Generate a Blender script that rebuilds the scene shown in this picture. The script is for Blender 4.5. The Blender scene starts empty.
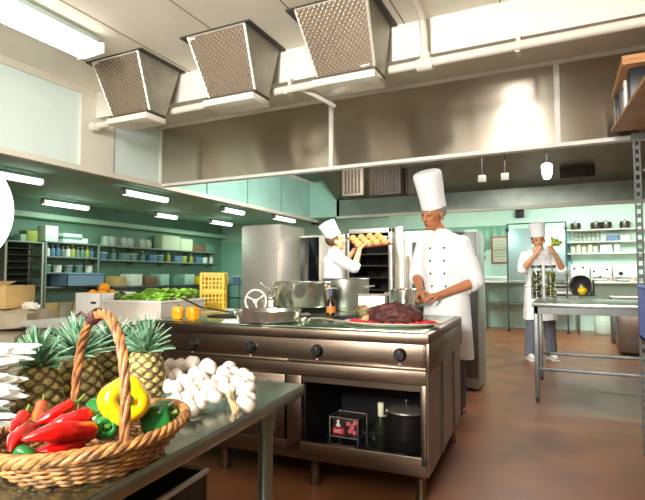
import bpy, bmesh, math, random
from mathutils import Vector, Matrix, Euler
random.seed(7)
SC = bpy.context.scene
COL = SC.collection
R = math.radians
# ---------------------------------------------------------------- camera numbers (645 x 500 frame)
F, CX, CY, H = 500., 322.5, 250., 1.15
PITCH, YAW = math.atan(26/500.), R(25.5)
def ray(px, py):
    x, y = (px-CX)/F, -(py-CY)/F
    f = math.cos(PITCH)-math.sin(PITCH)*y; u = math.sin(PITCH)+math.cos(PITCH)*y
    c, s = math.cos(YAW), math.sin(YAW)
    return Vector((x*c-f*s, x*s+f*c, u))
def onZ(px, py, z):
    r = ray(px, py); return Vector((0, 0, H))+r*((z-H)/r.z)
def onX(px, py, x):
    r = ray(px, py); return Vector((0, 0, H))+r*(x/r.x)
def onY(px, py, y):
    r = ray(px, py); return Vector((0, 0, H))+r*(y/r.y)
def atD(px, py, d):
    return Vector((0, 0, H))+ray(px, py)*d

# ---------------------------------------------------------------- materials
def lin(c):
    return tuple(((v/255.)/12.92 if v/255. <= .04045 else ((v/255.+.055)/1.055)**2.4) for v in c)+(1,)
MATS = {}
def mat(name, col, rough=.5, metal=0., var=0., vscale=8., bump=0., bscale=40., emit=0., ecol=None, coat=0., trans=0., alpha=1.,
        stretch=None, spec=None, sss=0.):
    if name in MATS: return MATS[name]
    m = bpy.data.materials.new(name); m.use_nodes = True
    nt = m.node_tree; b = nt.nodes['Principled BSDF']
    b.inputs['Base Color'].default_value = lin(col)
    b.inputs['Roughness'].default_value = rough
    b.inputs['Metallic'].default_value = metal
    if coat: b.inputs['Coat Weight'].default_value = coat; b.inputs['Coat Roughness'].default_value = .15
    if trans: b.inputs['Transmission Weight'].default_value = trans
    if spec is not None: b.inputs['Specular IOR Level'].default_value = spec
    if sss:
        b.inputs['Subsurface Weight'].default_value = sss; b.inputs['Subsurface Radius'].default_value = (.01, .005, .003)
    if alpha < 1: b.inputs['Alpha'].default_value = alpha
    if emit:
        b.inputs['Emission Color'].default_value = lin(ecol or col); b.inputs['Emission Strength'].default_value = emit
    vec = None
    if var or bump:
        tc = nt.nodes.new('ShaderNodeTexCoord'); mp = nt.nodes.new('ShaderNodeMapping')
        nt.links.new(tc.outputs['Object'], mp.inputs['Vector'])
        if stretch: mp.inputs['Scale'].default_value = stretch
        vec = mp.outputs['Vector']
    if var:
        n = nt.nodes.new('ShaderNodeTexNoise'); n.inputs['Scale'].default_value = vscale; n.inputs['Detail'].default_value = 4
        nt.links.new(vec, n.inputs['Vector'])
        mx = nt.nodes.new('ShaderNodeMix'); mx.data_type = 'RGBA'
        k1 = tuple(max(0, v*(1-var)) for v in col); k2 = tuple(min(255, v*(1+var)) for v in col)
        mx.inputs[6].default_value = lin(k1); mx.inputs[7].default_value = lin(k2)
        rp = nt.nodes.new('ShaderNodeMapRange'); rp.inputs[1].default_value = .3; rp.inputs[2].default_value = .7
        nt.links.new(n.outputs['Fac'], rp.inputs[0]); nt.links.new(rp.outputs[0], mx.inputs[0])
        nt.links.new(mx.outputs[2], b.inputs['Base Color'])
    if bump:
        n2 = nt.nodes.new('ShaderNodeTexNoise'); n2.inputs['Scale'].default_value = bscale; n2.inputs['Detail'].default_value = 3
        nt.links.new(vec, n2.inputs['Vector'])
        bp = nt.nodes.new('ShaderNodeBump'); bp.inputs['Strength'].default_value = bump; bp.inputs['Distance'].default_value = .01
        nt.links.new(n2.outputs['Fac'], bp.inputs['Height']); nt.links.new(bp.outputs['Normal'], b.inputs['Normal'])
    MATS[name] = m
    return m

STEEL = mat('brushed_steel', (222, 214, 200), .40, .7, .04, 6, .04, 60, stretch=(1, 1, 14))
STEEL_ISL = mat('range_steel', (122, 106, 90), .34, 1, .08, 5, .05, 50, stretch=(1, 1, 10))
STEEL_TOP = mat('worktop_steel', (172, 194, 172), .24, 1, .07, 7, .05, 60, stretch=(6, 1, 1))
STEEL_HOOD = mat('hood_steel', (186, 176, 158), .18, .9, .02, 2)
def brushed(m, an=.8, rot=0.):
    nt = m.node_tree; b = nt.nodes['Principled BSDF']; t = nt.nodes.new('ShaderNodeTangent'); t.direction_type = 'RADIAL'; t.axis = 'Z'
    b.inputs['Anisotropic'].default_value = an; b.inputs['Anisotropic Rotation'].default_value = rot; nt.links.new(t.outputs[0], b.inputs['Tangent'])
brushed(STEEL_HOOD, .98, .25)
STEEL_DULL = mat('dull_steel', (118, 120, 116), .45, 1, .08, 6)
CHROME = mat('polished_steel', (226, 220, 206), .2, .92)
DARKMET = mat('dark_metal', (52, 50, 47), .5, .6, .1, 10)
BLACK = mat('black_plastic', (18, 18, 18), .4)
IRON = mat('black_iron', (26, 25, 24), .6, .3, .2, 30)
WHITEP = mat('white_paint', (232, 228, 216), .55, 0, .02, 5)
CREAM = mat('cream_paint', (226, 219, 200), .5, 0, .02, 4)
CEILM = mat('ceiling_panel', (236, 228, 210), .7, 0, .02, 3)
SEAM = mat('ceiling_seam', (150, 140, 122), .8)
GREENW = mat('green_wall', (122, 160, 138), .55, 0, .04, 3)
GREENC = mat('green_ceiling', (172, 208, 186), .6, 0, .04, 3)
TEALW = mat('pale_teal_wall', (204, 232, 217), .5, 0, .02, 3)
BEIGEW = mat('beige_wall', (206, 190, 164), .7, 0, .04, 3)
FROST = mat('frosted_glass', (228, 242, 234), .45, 0, .02, 3, .12, 120, trans=.05)
GREENLITG = mat('green_lit_glass', (172, 222, 204), .3, 0, .04, 3, .1, 60, trans=.1)  # teal base colour stands for green storage light coming through the glass
DARKC = mat('hood_interior', (98, 106, 98), .45, .6, .1, 4)
LAMP = mat('lamp_white', (255, 252, 244), .4, emit=3.2)
LAMPG = mat('lamp_greenroom', (246, 255, 250), .4, emit=2.6)
GLASS = mat('clear_glass', (235, 245, 240), .05, trans=1.)
WOOD = mat('shelf_wood', (184, 132, 82), .55, 0, .18, 9, .1, 30, stretch=(1, 8, 8))
CARD = mat('cardboard', (198, 164, 104), .8, 0, .08, 6)
SACKM = mat('paper_sack', (176, 164, 138), .85, 0, .1, 6, .3, 14)
CLOTH = mat('white_cloth', (243, 242, 240), .85, 0, 0, 8, .35, 16)
CLOTH2 = mat('hat_cloth', (244, 243, 241), .85, 0, 0, 8, .15, 24)
SKIN = mat('tan_skin', (190, 122, 80), .55, 0, .05, 18, sss=.05)
SKIN2 = mat('light_skin', (206, 150, 108), .55, 0, .05, 18, sss=.05)
HAIRM = mat('brown_hair', (84, 58, 36), .7, 0, .2, 60)
HAIRG = mat('grey_hair', (150, 138, 118), .7, 0, .2, 60)
EYE = mat('eye_dark', (40, 26, 20), .3)
LIP = mat('lip', (160, 84, 66), .5)
TROUSER = mat('grey_trouser', (104, 106, 116), .9, 0, .1, 40, .2, 30)
SHOEW = mat('white_shoe', (226, 222, 212), .6)
SHOEB = mat('black_shoe', (30, 28, 28), .5)

# ---------------------------------------------------------------- mesh builder
class MB:
    def __init__(s): s.bm = bmesh.new()
    def _merge(s, t, mi=0):
        for f in t.faces: f.material_index = mi
        me = bpy.data.meshes.new('tmp'); t.to_mesh(me); t.free(); s.bm.from_mesh(me); bpy.data.meshes.remove(me)
        return s
    def box(s, c, d, rot=None, bev=0., mi=0, seg=2):
        t = bmesh.new(); bmesh.ops.create_cube(t, size=1)
        for v in t.verts: v.co = Vector((v.co.x*d[0], v.co.y*d[1], v.co.z*d[2]))
        if bev: bmesh.ops.bevel(t, geom=t.edges[:], offset=min(bev, min(d)*.45), segments=seg, affect='EDGES', profile=.5)
        m = Matrix.Translation(c)
        if rot is not None: m = m @ (rot.to_4x4() if isinstance(rot, Matrix) else Euler(rot).to_matrix().to_4x4())
        t.transform(m); return s._merge(t, mi)
    def bx(s, x0, x1, y0, y1, z0, z1, bev=0., mi=0):
        return s.box(((x0+x1)/2, (y0+y1)/2, (z0+z1)/2), (abs(x1-x0), abs(y1-y0), abs(z1-z0)), None, bev, mi)
    def poly(s, vs, fs, mi=0):
        t = bmesh.new(); V = [t.verts.new(v) for v in vs]
        for f in fs: t.faces.new([V[i] for i in f])
        bmesh.ops.recalc_face_normals(t, faces=t.faces[:]); return s._merge(t, mi)
    def tube(s, pts, r, n=8, closed=False, mi=0, flat=1.):
        pts = [Vector(p) for p in pts]; N = len(pts)
        rr = r if isinstance(r, (list, tuple)) else [r]*N
        t = bmesh.new(); rings = []; up = None
        for i, p in enumerate(pts):
            a = pts[(i-1) % N] if (closed or i > 0) else p
            b = pts[(i+1) % N] if (closed or i < N-1) else p
            d = (b-a)
            d = d.normalized() if d.length > 1e-9 else Vector((0, 0, 1))
            if up is None:
                up = Vector((0, 0, 1)) if abs(d.z) < .9 else Vector((1, 0, 0))
            up = (up-d*up.dot(d))
            up = up.normalized() if up.length > 1e-6 else d.orthogonal().normalized()
            sd = d.cross(up)
            rings.append([t.verts.new(p+(sd*math.cos(2*math.pi*k/n)+up*math.sin(2*math.pi*k/n)*flat)*rr[i]) for k in range(n)])
        for i in range(N if closed else N-1):
            A, B = rings[i], rings[(i+1) % N]
            for k in range(n): t.faces.new((A[k], A[(k+1) % n], B[(k+1) % n], B[k]))
        if not closed: t.faces.new(rings[0][::-1]); t.faces.new(rings[-1])
        bmesh.ops.recalc_face_normals(t, faces=t.faces[:]); return s._merge(t, mi)
    def cyl(s, a, b, r0, r1=None, n=20, mi=0):
        return s.tube([a, b], [r0, r0 if r1 is None else r1], n, mi=mi)
    def lathe(s, prof, c=(0, 0, 0), n=28, rot=None, mi=0, ripple=0., rn=12, sq=None):
        t = bmesh.new(); rings = []
        for r, z in prof:
            ring = []
            for k in range(n):
                a = 2*math.pi*k/n; q = r*(1+ripple*math.cos(rn*a))
                ring.append(t.verts.new((q*math.cos(a)*(sq[0] if sq else 1), q*math.sin(a)*(sq[1] if sq else 1), z)))
            rings.append(ring)
        for A, B in zip(rings, rings[1:]):
            for k in range(n): t.faces.new((A[k], A[(k+1) % n], B[(k+1) % n], B[k]))
        if prof[0][0] > 1e-5: t.faces.new(rings[0][::-1])
        if prof[-1][0] > 1e-5: t.faces.new(rings[-1])
        bmesh.ops.remove_doubles(t, verts=t.verts[:], dist=1e-5)
        bmesh.ops.recalc_face_normals(t, faces=t.faces[:])
        m = Matrix.Translation(c)
        if rot is not None: m = m @ (rot.to_4x4() if isinstance(rot, Matrix) else Euler(rot).to_matrix().to_4x4())
        t.transform(m); return s._merge(t, mi)
    def ell(s, c, r, rot=None, seg=16, mi=0):
        t = bmesh.new(); bmesh.ops.create_uvsphere(t, u_segments=seg, v_segments=max(6, seg*2//3), radius=1)
        for v in t.verts: v.co = Vector((v.co.x*r[0], v.co.y*r[1], v.co.z*r[2]))
        m = Matrix.Translation(c)
        if rot is not None: m = m @ (rot.to_4x4() if isinstance(rot, Matrix) else Euler(rot).to_matrix().to_4x4())
        t.transform(m); return s._merge(t, mi)
    def leaf(s, base, tip, w, bend=(0, 0, 0), side=None, n=5, cup=.25, mi=0, thick=.0015):
        """A pointed blade with a little thickness and a keel."""
        base, tip, bend = Vector(base), Vector(tip), Vector(bend); d = (tip-base).normalized()
        sd = side if side is not None else d.cross(Vector((0, 0, 1)))
        sd = Vector(sd); sd = sd.normalized() if sd.length > 1e-4 else Vector((1, 0, 0))
        nr = sd.cross(d).normalized(); t = bmesh.new(); rows = []
        for i in range(n+1):
            u = i/n; p = base.lerp(tip, u)+bend*(4*u*(1-u)) if False else base.lerp(tip, u)+bend*u*u
            ww = w*(1-u)**.7*(.75+.6*u*(1-u)*2)+.0004
            rows.append([t.verts.new(p-sd*ww+nr*ww*cup), t.verts.new(p-nr*thick), t.verts.new(p+sd*ww+nr*ww*cup), t.verts.new(p+nr*thick)])
        for A, B in zip(rows, rows[1:]):
            for k in range(4): t.faces.new((A[k], A[(k+1) % 4], B[(k+1) % 4], B[k]))
        t.faces.new(rows[0]); t.faces.new(rows[-1][::-1]); return s._merge(t, mi)
    def build(s, name, mats, parent=None, smooth=True, loc=None, rot=None, ang=35):
        me = bpy.data.meshes.new(name); s.bm.to_mesh(me); s.bm.free()
        for m in (mats if isinstance(mats, (list, tuple)) else [mats]): me.materials.append(m)
        if smooth:
            me.polygons.foreach_set('use_smooth', [True]*len(me.polygons)); me.set_sharp_from_angle(angle=R(ang))
        o = bpy.data.objects.new(name, me); COL.objects.link(o)
        if parent: o.parent = parent
        if loc is not None: o.location = loc
        if rot is not None: o.rotation_euler = rot
        return o
def tag(o, label, cat, group=None, kind=None):
    o['label'] = label
    if cat: o['category'] = cat
    if group: o['group'] = group
    if kind: o['kind'] = kind
    return o
def thing(name, label, cat, loc=(0, 0, 0), rz=0., group=None):
    o = bpy.data.objects.new(name, None); o.empty_display_size = .05; COL.objects.link(o)
    o.location = loc; o.rotation_euler = (0, 0, rz); return tag(o, label, cat, group)
def struct(name, mb, m, label=None, smooth=False, parent=None):
    o = mb.build(name, m, parent, smooth)
    o['kind'] = 'structure'
    if label and not parent: o['label'] = label; o['category'] = name.split('_')[0]
    return o
def copy_tree(o, loc=None, rot=None, label=None, parent=None):
    c = o.copy(); COL.objects.link(c)
    if parent: c.parent = parent
    if loc is not None: c.location = loc
    if rot is not None: c.rotation_euler = rot
    if label: c['label'] = label
    for ch in [k for k in bpy.data.objects if k.parent == o]: copy_tree(ch, parent=c)
    return c
# ================================================================ THE ROOM
XL, YF, YB, ZB, ZC = -3.79, 3.98, 7.45, 2.1, 2.82      # bulkhead planes, bulkhead bottom, ceiling
def floor_mat():
    m = mat('red_floor', (120, 75, 45), .36, 0, .16, 2.2, .06, 18)
    return m
struct('floor', MB().bx(-9.3, 3.2, -3.2, 12.3, -.1, 0), floor_mat(), 'reddish brown sealed kitchen floor')
struct('wall_left', MB().bx(-9.2, -9.0, -3.2, 12.2, 0, 2.75), GREENW, 'green painted wall behind the storage shelving')
struct('wall_back', MB().bx(-9.2, 3.2, 12.0, 12.2, 0, 2.9), TEALW, 'pale mint green wall at the far end')
struct('wall_right', MB().bx(3.0, 3.2, -3.2, 12.2, 0, 2.9), BEIGEW, 'plain beige wall')
struct('wall_front', MB().bx(-9.2, 3.2, -3.2, -3.0, 0, 2.9), BEIGEW, 'plain beige wall behind the viewer')
ceil = struct('ceiling', MB().bx(XL, 3.1, -3.1, 3.15, ZC, ZC+.1), CEILM, 'cream ceiling of wide flat boards')
sm = MB()
for k in range(12): x = -3.3+.6*k; sm.bx(x-.004, x+.004, -3.0, 3.15, ZC-.004, ZC+.001)
for y in (-1.4, .9): sm.bx(XL, 3.0, y-.004, y+.004, ZC-.004, ZC+.001)
struct('trim_1', sm, SEAM, parent=ceil)
struct('ceiling_green', MB().bx(-9.1, XL-.06, -3.1, 12.1, 2.62, 2.72), GREENC, 'low green painted ceiling over the storage side')
struct('ceiling_far', MB().bx(XL, 3.1, YB+.1, 12.1, 2.78, 2.88), GREENC, 'low ceiling over the far work area')
struct('ceiling_canopy', MB().bx(XL, 3.1, YF, YB, 2.74, 2.8), DARKC, 'dark metal ceiling inside the extraction canopy')
# header beam and soffit in front of the steel bulkhead
struct('trim_2', MB().bx(XL, 3.0, 3.15, 3.32, 2.58, ZC+.05), WHITEP, 'white header beam across the ceiling')
struct('trim_3', MB().bx(XL, 3.0, 3.32, YF+.03, 2.735, 2.80), CREAM, 'cream soffit above the steel panels')
# front bulkhead: steel panels between white trims
xd = [XL+.02, onY(331, 130, YF).x, onY(557, 100, YF).x, 1.75, 3.0]
b = MB(); b.bx(XL, 3.0, YF+.012, YF+.05, ZB, 2.735)
wf = struct('wall_hood_front', b, STEEL_HOOD, 'long brushed steel bulkhead panels over the cooking area')
t = MB()
t.bx(XL-.02, 3.0, YF-.012, YF+.06, ZB-.014, ZB+.016, .004); t.bx(XL, 3.0, YF-.01, YF+.02, 2.705, 2.735, .004)
for x in xd[1:4]: t.bx(x-.02, x+.02, YF-.008, YF+.02, ZB, 2.73, .004)
t.bx(XL-.02, XL+.012, YF-.012, YF+.03, ZB, 2.73, .004)
struct('trim_4', t, WHITEP, 'white trims framing the steel bulkhead panels')
# left bulkhead: frosted panes in cream frames along the viewer's bay, panes coloured teal for green storage light inside the canopy
ycol0, ycol1 = onX(80, 130, XL).y, onX(113, 130, XL).y
t = MB()
t.bx(XL-.05, XL+.02, -3.0, YB+.3, ZB-.03, ZB+.02, .004)
t.bx(XL-.05, XL+.02, -3.0, 3.15, ZC-.06, ZC+.04, .004)
t.bx(XL-.05, XL+.02, 3.15, YB+.3, 2.70, 2.76, .004)
t.bx(XL-.045, XL+.015, ycol0, ycol1, ZB, ZC)
for y in (-2.2, -.7, .8): t.bx(XL-.05, XL+.02, y-.02, y+.02, ZB, ZC, .004)
struct('trim_5', t, CREAM, 'cream frames and column of the glazed bulkhead')
g = MB()
edges = [-3.0, -2.2, -.7, .8, ycol0]
for a, c in zip(edges, edges[1:]): g.bx(XL-.02, XL-.008, a+.02, c-.02 if c != ycol0 else c, ZB+.02, ZC-.06)
g.bx(XL-.02, XL-.008, ycol1, YF-.01, ZB+.02, 2.735)
struct('window_1', g, FROST, 'frosted glass panes in the bulkhead beside the ceiling vents')
g = MB(); ys = [YF+.05, 4.75, 5.6, 6.5, YB+.3]
for a, c in zip(ys, ys[1:]): g.bx(XL-.02, XL-.005, a+.008, c-.008, ZB+.02, 2.71)
struct('window_2', g, GREENLITG, 'panes closing the canopy end, coloured teal for the green light behind')
t = MB()
for y in ys[1:4]: t.bx(XL-.03, XL+.004, y-.008, y+.008, ZB, 2.72)
struct('trim_6', t, mat('pane_joint', (120, 160, 140), .6), 'dark joints between the teal panes')
# far side of the canopy: steel band, lip and sloping hood skin
b = MB(); b.bx(-3.3, 3.0, YB, YB+.03, ZB, 2.38)
b.poly([(-3.3, YB, 2.38), (3.0, YB, 2.38), (3.0, 6.7, 2.75), (-3.3, 6.7, 2.75), (-3.3, YB+.02, 2.38), (3.0, YB+.02, 2.38), (3.0, 6.72, 2.77), (-3.3, 6.72, 2.77)],
       [(0, 1, 2, 3), (4, 5, 6, 7), (0, 1, 5, 4), (2, 3, 7, 6), (0, 3, 7, 4), (1, 2, 6, 5)])
struct('wall_hood_back', b, mat('canopy_steel', (148, 156, 146), .4, .9, .06, 5), 'dull steel far skirt of the extraction canopy')
t = MB(); t.bx(-3.3, 3.0, YB-.02, YB+.04, ZB-.02, ZB+.025, .005)
struct('trim_7', t, mat('lip_paint', (212, 214, 198), .45), 'pale lip along the canopy bottom')
b = MB(); b.bx(XL, -3.25, YB, YB+.03, ZB+.02, 2.72)
struct('window_3', b, GREENLITG, 'pane at the canopy corner, coloured teal for the green light behind')
# beam on the green wall
struct('trim_8', MB().bx(-9.0, -8.82, 3.0, 12.0, 2.24, 2.34, .01), mat('pale_green_paint', (186, 220, 196), .5), 'pale green ledge along the storage wall')
# door in the far wall, at the storage end
dl = onY(221, 260, 12).x; dr = onY(245, 260, 12).x
d = MB().bx(dl, dr, 11.95, 12.0, 0, 2.1, .004)
dd = struct('door_1', d, mat('door_teal', (150, 200, 182), .5), 'pale teal door in the far wall')
d = MB()
for x0, x1, z0, z1 in ((dl-.06, dl, 0, 2.16), (dr, dr+.06, 0, 2.16), (dl-.06, dr+.06, 2.1, 2.16)): d.bx(x0, x1, 11.93, 12.0, z0, z1)
d.build('door_frame', mat('pale_green_paint', (186, 220, 196)), dd)
MB().cyl((dr-.08, 11.9, 1.0), (dr-.08, 11.96, 1.0), .025).build('door_handle', CHROME, dd)

# ---------------------------------------------------------------- ceiling vents (wedge shaped filter boxes)
def vent(x, lab):
    t = thing('ceiling_vent', lab, 'vent', (x, 0, 0), 0, 'filter vents on the ceiling')
    y0, y1, yb0, yb1, zt, zb, w, wb = 2.67, 3.11, 2.80, 2.94, ZC, 2.375, .245, .195
    ox = .06
    P = [(-w, y0, zt), (w, y0, zt), (w, y1, zt), (-w, y1, zt), (ox-wb, yb0, zb), (ox+wb, yb0, zb), (ox+wb, yb1, zb), (ox-wb, yb1, zb)]
    MB().poly(P, [(0, 1, 2, 3), (4, 5, 6, 7), (0, 1, 5, 4), (1, 2, 6, 5), (2, 3, 7, 6), (3, 0, 4, 7)]).build('housing', mat('vent_steel', (158, 152, 136), .45, .6, .06, 8), t)
    m = MB(); m.bx(-w-.05, w+.04, y0-.015, y1+.02, zt-.012, zt-.001)
    m.build('ceiling_flange', mat('vent_flange', (78, 72, 64), .6, .4), t)
    # filter on the sloping front face: frame and crossed mesh
    A, B, C, D = (Vector(P[i]) for i in (0, 1, 5, 4))
    n = (B-A).cross(D-A).normalized()
    if n.y > 0: n = -n
    q = lambda u, v: (A.lerp(B, u)).lerp(D.lerp(C, u), v)+n*.006
    MB().poly([q(.03, .03), q(.97, .03), q(.97, .97), q(.03, .97)], [(0, 1, 2, 3)]).build('filter_backing', mat('filter_dark', (112, 94, 76), .6, .3), t)
    fr = MB()
    for a, c in (((.02, .02), (.98, .02)), ((.98, .02), (.98, .98)), ((.98, .98), (.02, .98)), ((.02, .98), (.02, .02))): fr.cyl(q(*a), q(*c), .008, n=6)
    fr.build('filter_frame', mat('frame_bright', (226, 220, 206), .35, .6), t)
    me = MB()
    for s in (1, -1):
        for k in range(-13, 27):
            u0 = k/14.; pts = []
            for i in range(2):
                v = .03 if i == 0 else .97
                pts.append((u0+(v*.9 if s > 0 else (1-v)*.9), v))
            (ua, va), (ub, vb) = pts
            lo, hi = .03, .97
            def clip(ua, va, ub, vb):
                if ua == ub: return None
                res = []
                ts = sorted([(lo-ua)/(ub-ua), (hi-ua)/(ub-ua)]); t0, t1 = max(0, ts[0]), min(1, ts[1])
                if t0 >= t1: return None
                return ((ua+(ub-ua)*t0, va+(vb-va)*t0), (ua+(ub-ua)*t1, va+(vb-va)*t1))
            c = clip(ua, va, ub, vb)
            if c: me.cyl(q(*c[0])+n*.003*s, q(*c[1])+n*.003*s, .0042, n=4)
    me.build('filter_mesh', mat('mesh_metal', (196, 182, 158), .35, .8), t)
    tr = MB(); tr.bx(ox-wb-.012, ox+wb+.012, yb0-.07, yb1+.0, zb-.05, zb-.005, .006); tr.build('drip_tray', mat('tray_bright', (236, 228, 208), .3, .2), t)
    MB().bx(ox-wb-.008, ox+wb+.008, yb0-.04, yb1, zb-.006, zb+.02).build('tray_slot', mat('vent_flange', (78, 72, 64)), t)
    pl = q(.85, .9) if x > -1.6 else q(.1, .06)
    MB().box(pl+n*.012, (.06, .006, .014), (R(60), 0, 0)).build('maker_plate', WHITEP, t)
vent(-3.02, 'steel filter vent closest to the frosted glass, over a bright tray')
vent(-2.08, 'steel filter vent hanging from the ceiling between two others')
vent(-1.23, 'large steel filter vent beside the ceiling pipe elbow')

# ---------------------------------------------------------------- ceiling pipe
t = thing('ceiling_pipe', 'long cream pipe running under the ceiling beam across the vents', 'pipe', (0, 3.08, 2.487))
MB().tube([(XL+.06, 0, -.01), (3.0, 0, .03)], .028, 14).build('pipe_run', CREAM, t)
m = MB(); m.cyl((XL+.05, 0, -.01), (XL+.12, 0, -.01), .042); m.build('end_cap', CREAM, t)
pe = onY(425, 58, 3.08).x
MB().tube([(pe, 0, 0), (pe, -.02, .18), (pe, -.06, .265), (pe, -.14, .30), (pe, -.9, .30), (pe, -2.6, .30)], .024, 12).build('pipe_branch', CREAM, t)
m = MB(); m.cyl((pe-.05, 0, 0), (pe+.05, 0, 0), .04); m.cyl((pe, 0, .03), (pe, 0, .075), .034); m.build('pipe_fitting', CREAM, t)
px_ = onY(298, 92, 3.08).x
MB().tube([(px_, 0, 0), (px_+.08, .1, -.03), (px_+.15, .3, -.06)], .016, 10).build('drain_stub', CREAM, t)
for x in (-3.3, -1.75, -.2, 1.2):
    m = MB(); m.bx(x-.012, x+.012, -.03, .07, -.036, -.028); m.bx(x-.012, x+.012, .03, .07, -.034, .1); m.build('pipe_clip', CREAM, t)

# ---------------------------------------------------------------- lamps
def batten(name, p, L, lab, cat, grp=None, w=.12, m=LAMPG, zc=2.62, drop=.05):
    t = thing(name, lab, cat, p, 0, grp)
    MB().bx(-w*.35, w*.35, -L/2, L/2, .03, .075, .008).build('fitting_body', mat('fitting_grey', (150, 165, 155), .5), t)
    b = MB(); prof = [(-.5, .0), (-.42, -.035), (-.2, -.05), (.2, -.05), (.42, -.035), (.5, .0), (.4, .03), (-.4, .03)]
    vs = [(x*w, y, z) for y in (-L/2+.02, L/2-.02) for x, z in prof]; k = len(prof)
    b.poly(vs, [tuple(range(k))[::-1], tuple(range(k, 2*k))]+[(i, (i+1) % k, (i+1) % k+k, i+k) for i in range(k)])
    b.build('diffuser', m, t)
    for s in (-1, 1):
        MB().box((0, s*(L/2-.01), -.005), (w*1.02, .02, .08), None, .006).build('end_cap', mat('cap_white', (230, 236, 228), .5), t)
        MB().cyl((0, s*L*.3, .07), (0, s*L*.3, zc-p[2]), .006, n=6).build('hanger', mat('fitting_grey', (150, 165, 155)), t)
    return t
labs = ['bright tube lamp closest to the big round glowing lamp', 'tube lamp over the tall tray rack at the storage wall',
        'bright tube lamp hanging under the green ceiling near the frosted pane', 'tube lamp second along the row over the wall shelves',
        'tube lamp hanging midway between frosted pane and steel fridge', 'tube lamp over the far end of the wall shelves, near the door',
        'farthest tube lamp, above the tall steel fridge']
spots = [((20, 178), (0, 173.5), (45, 182)), ((66, 205), (41, 202), (92, 208)), ((146, 196), (122, 192), (170, 200)), ((166, 216), (154, 214.5), (178, 217.5)),
         ((233, 211), (222, 209), (245, 213)), ((221, 223), (210, 222), (233, 225)), ((284, 219), (272, 217), (296, 221))]
for lab, (c, a, e) in zip(labs, spots):
    p = onZ(c[0], c[1], 2.5); L = (onZ(a[0], a[1], 2.5)-onZ(e[0], e[1], 2.5)).length
    batten('tube_lamp', (p.x, p.y, 2.5), min(1.25, L), lab, 'lamp', 'tube lamps under the green ceiling')
p = onZ(48, 17, 2.72); 
batten('ceiling_lamp', (-2.93, 1.72, 2.72), 1.35, 'wide fluorescent ceiling lamp with a glowing white cover near the vents', 'lamp', None, .25, LAMP, ZC)
# lamp and sensors in the canopy
p = atD(547, 170, 5.6)
t = thing('canopy_lamp', 'small glowing bulkhead lamp hanging inside the canopy', 'lamp', p)
MB().lathe([(.02, .08), (.055, .065), (.062, .03), (.06, .015), (0, .015)]).build('lamp_cap', WHITEP, t)
MB().lathe([(.0, -.11), (.035, -.10), (.052, -.05), (.055, .02), (0, .02)], sq=(1, .8)).build('lamp_shade', LAMP, t)
MB().cyl((0, 0, .06), (0, 0, 2.74-p.z), .007).build('stem', DARKMET, t)
for px, py, lab in ((482, 179, 'small pale sensor box under the canopy nearest the tall hat'), (505, 177, 'small pale sensor box under the canopy nearest the glowing lamp')):
    p = atD(px, py, 6.0)
    t = thing('sensor_box', lab, 'sensor', p, 0, 'sensor boxes under the canopy')
    MB().box((0, 0, 0), (.09, .06, .09), None, .01).build('case', mat('sensor_grey', (118, 118, 106), .7), t)
    MB().cyl((0, 0, .04), (0, 0, 2.74-p.z), .006, n=8).build('stem', DARKMET, t)
# baffle filters hanging in the canopy
def baffle(x, y, z, w, h, lab, m, rz=0):
    t = thing('baffle_filter', lab, 'filter', (x, y, z), rz, 'grease filters in the canopy')
    MB().bx(-w/2, w/2, -.02, .02, -h/2, h/2, .006).build('filter_frame', m, t)
    b = MB(); n = max(4, int(w/.05))
    for k in range(n):
        u = -w/2+.03+(w-.06)*(k+.5)/n; b.bx(u-.012, u+.012, -.034, -.018, -h/2+.03, h/2-.03, .004)
    b.build('filter_baffles', mat('baffle_brown', (60, 48, 36), .75, 0, .3, 30), t)
    for s in (-1, 1): MB().cyl((s*w*.35, 0, h/2-.005), (s*w*.35, 0, 2.74-z), .006, n=6).build('hanger', STEEL_DULL, t)
for (px, py, w, h, lab, m) in ((353, 182, .29, .36, 'pale steel filter panel at the corner end of the canopy', mat('filter_pale', (120, 110, 94), .6, .5)),
                               (385, 181, .42, .36, 'brown grease filter second from the canopy corner', mat('filter_brown', (60, 50, 40), .65, .2)),
                               (421, 180, .58, .36, 'brown grease filter partly behind the tall chef hat', mat('filter_brown', (60, 50, 40), .65, .2)),
                               (577, 164, .40, .34, 'slatted dark filter panel near the wooden shelf', DARKMET)):
    p = atD(px, py, 6.4); baffle(p.x, p.y, p.z, w, h, lab, m)
# round glowing lamp at the edge of the photo
t = thing('globe_lamp', 'huge glowing white round lamp beside the storage side', 'lamp', atD(-67, 208, 2.1))
MB().ell((0, 0, 0), (.29, .29, .29), seg=40).build('lamp_globe', mat('globe_white', (255, 253, 248), .4, emit=4.5), t)
MB().lathe([(.0, .32), (.05, .32), (.06, .29), (.06, .27), (0, .27)]).build('lamp_cap', WHITEP, t)
MB().cyl((0, 0, .31), (0, 0, ZC-t.location.z), .012).build('lamp_rod', WHITEP, t)
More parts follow.
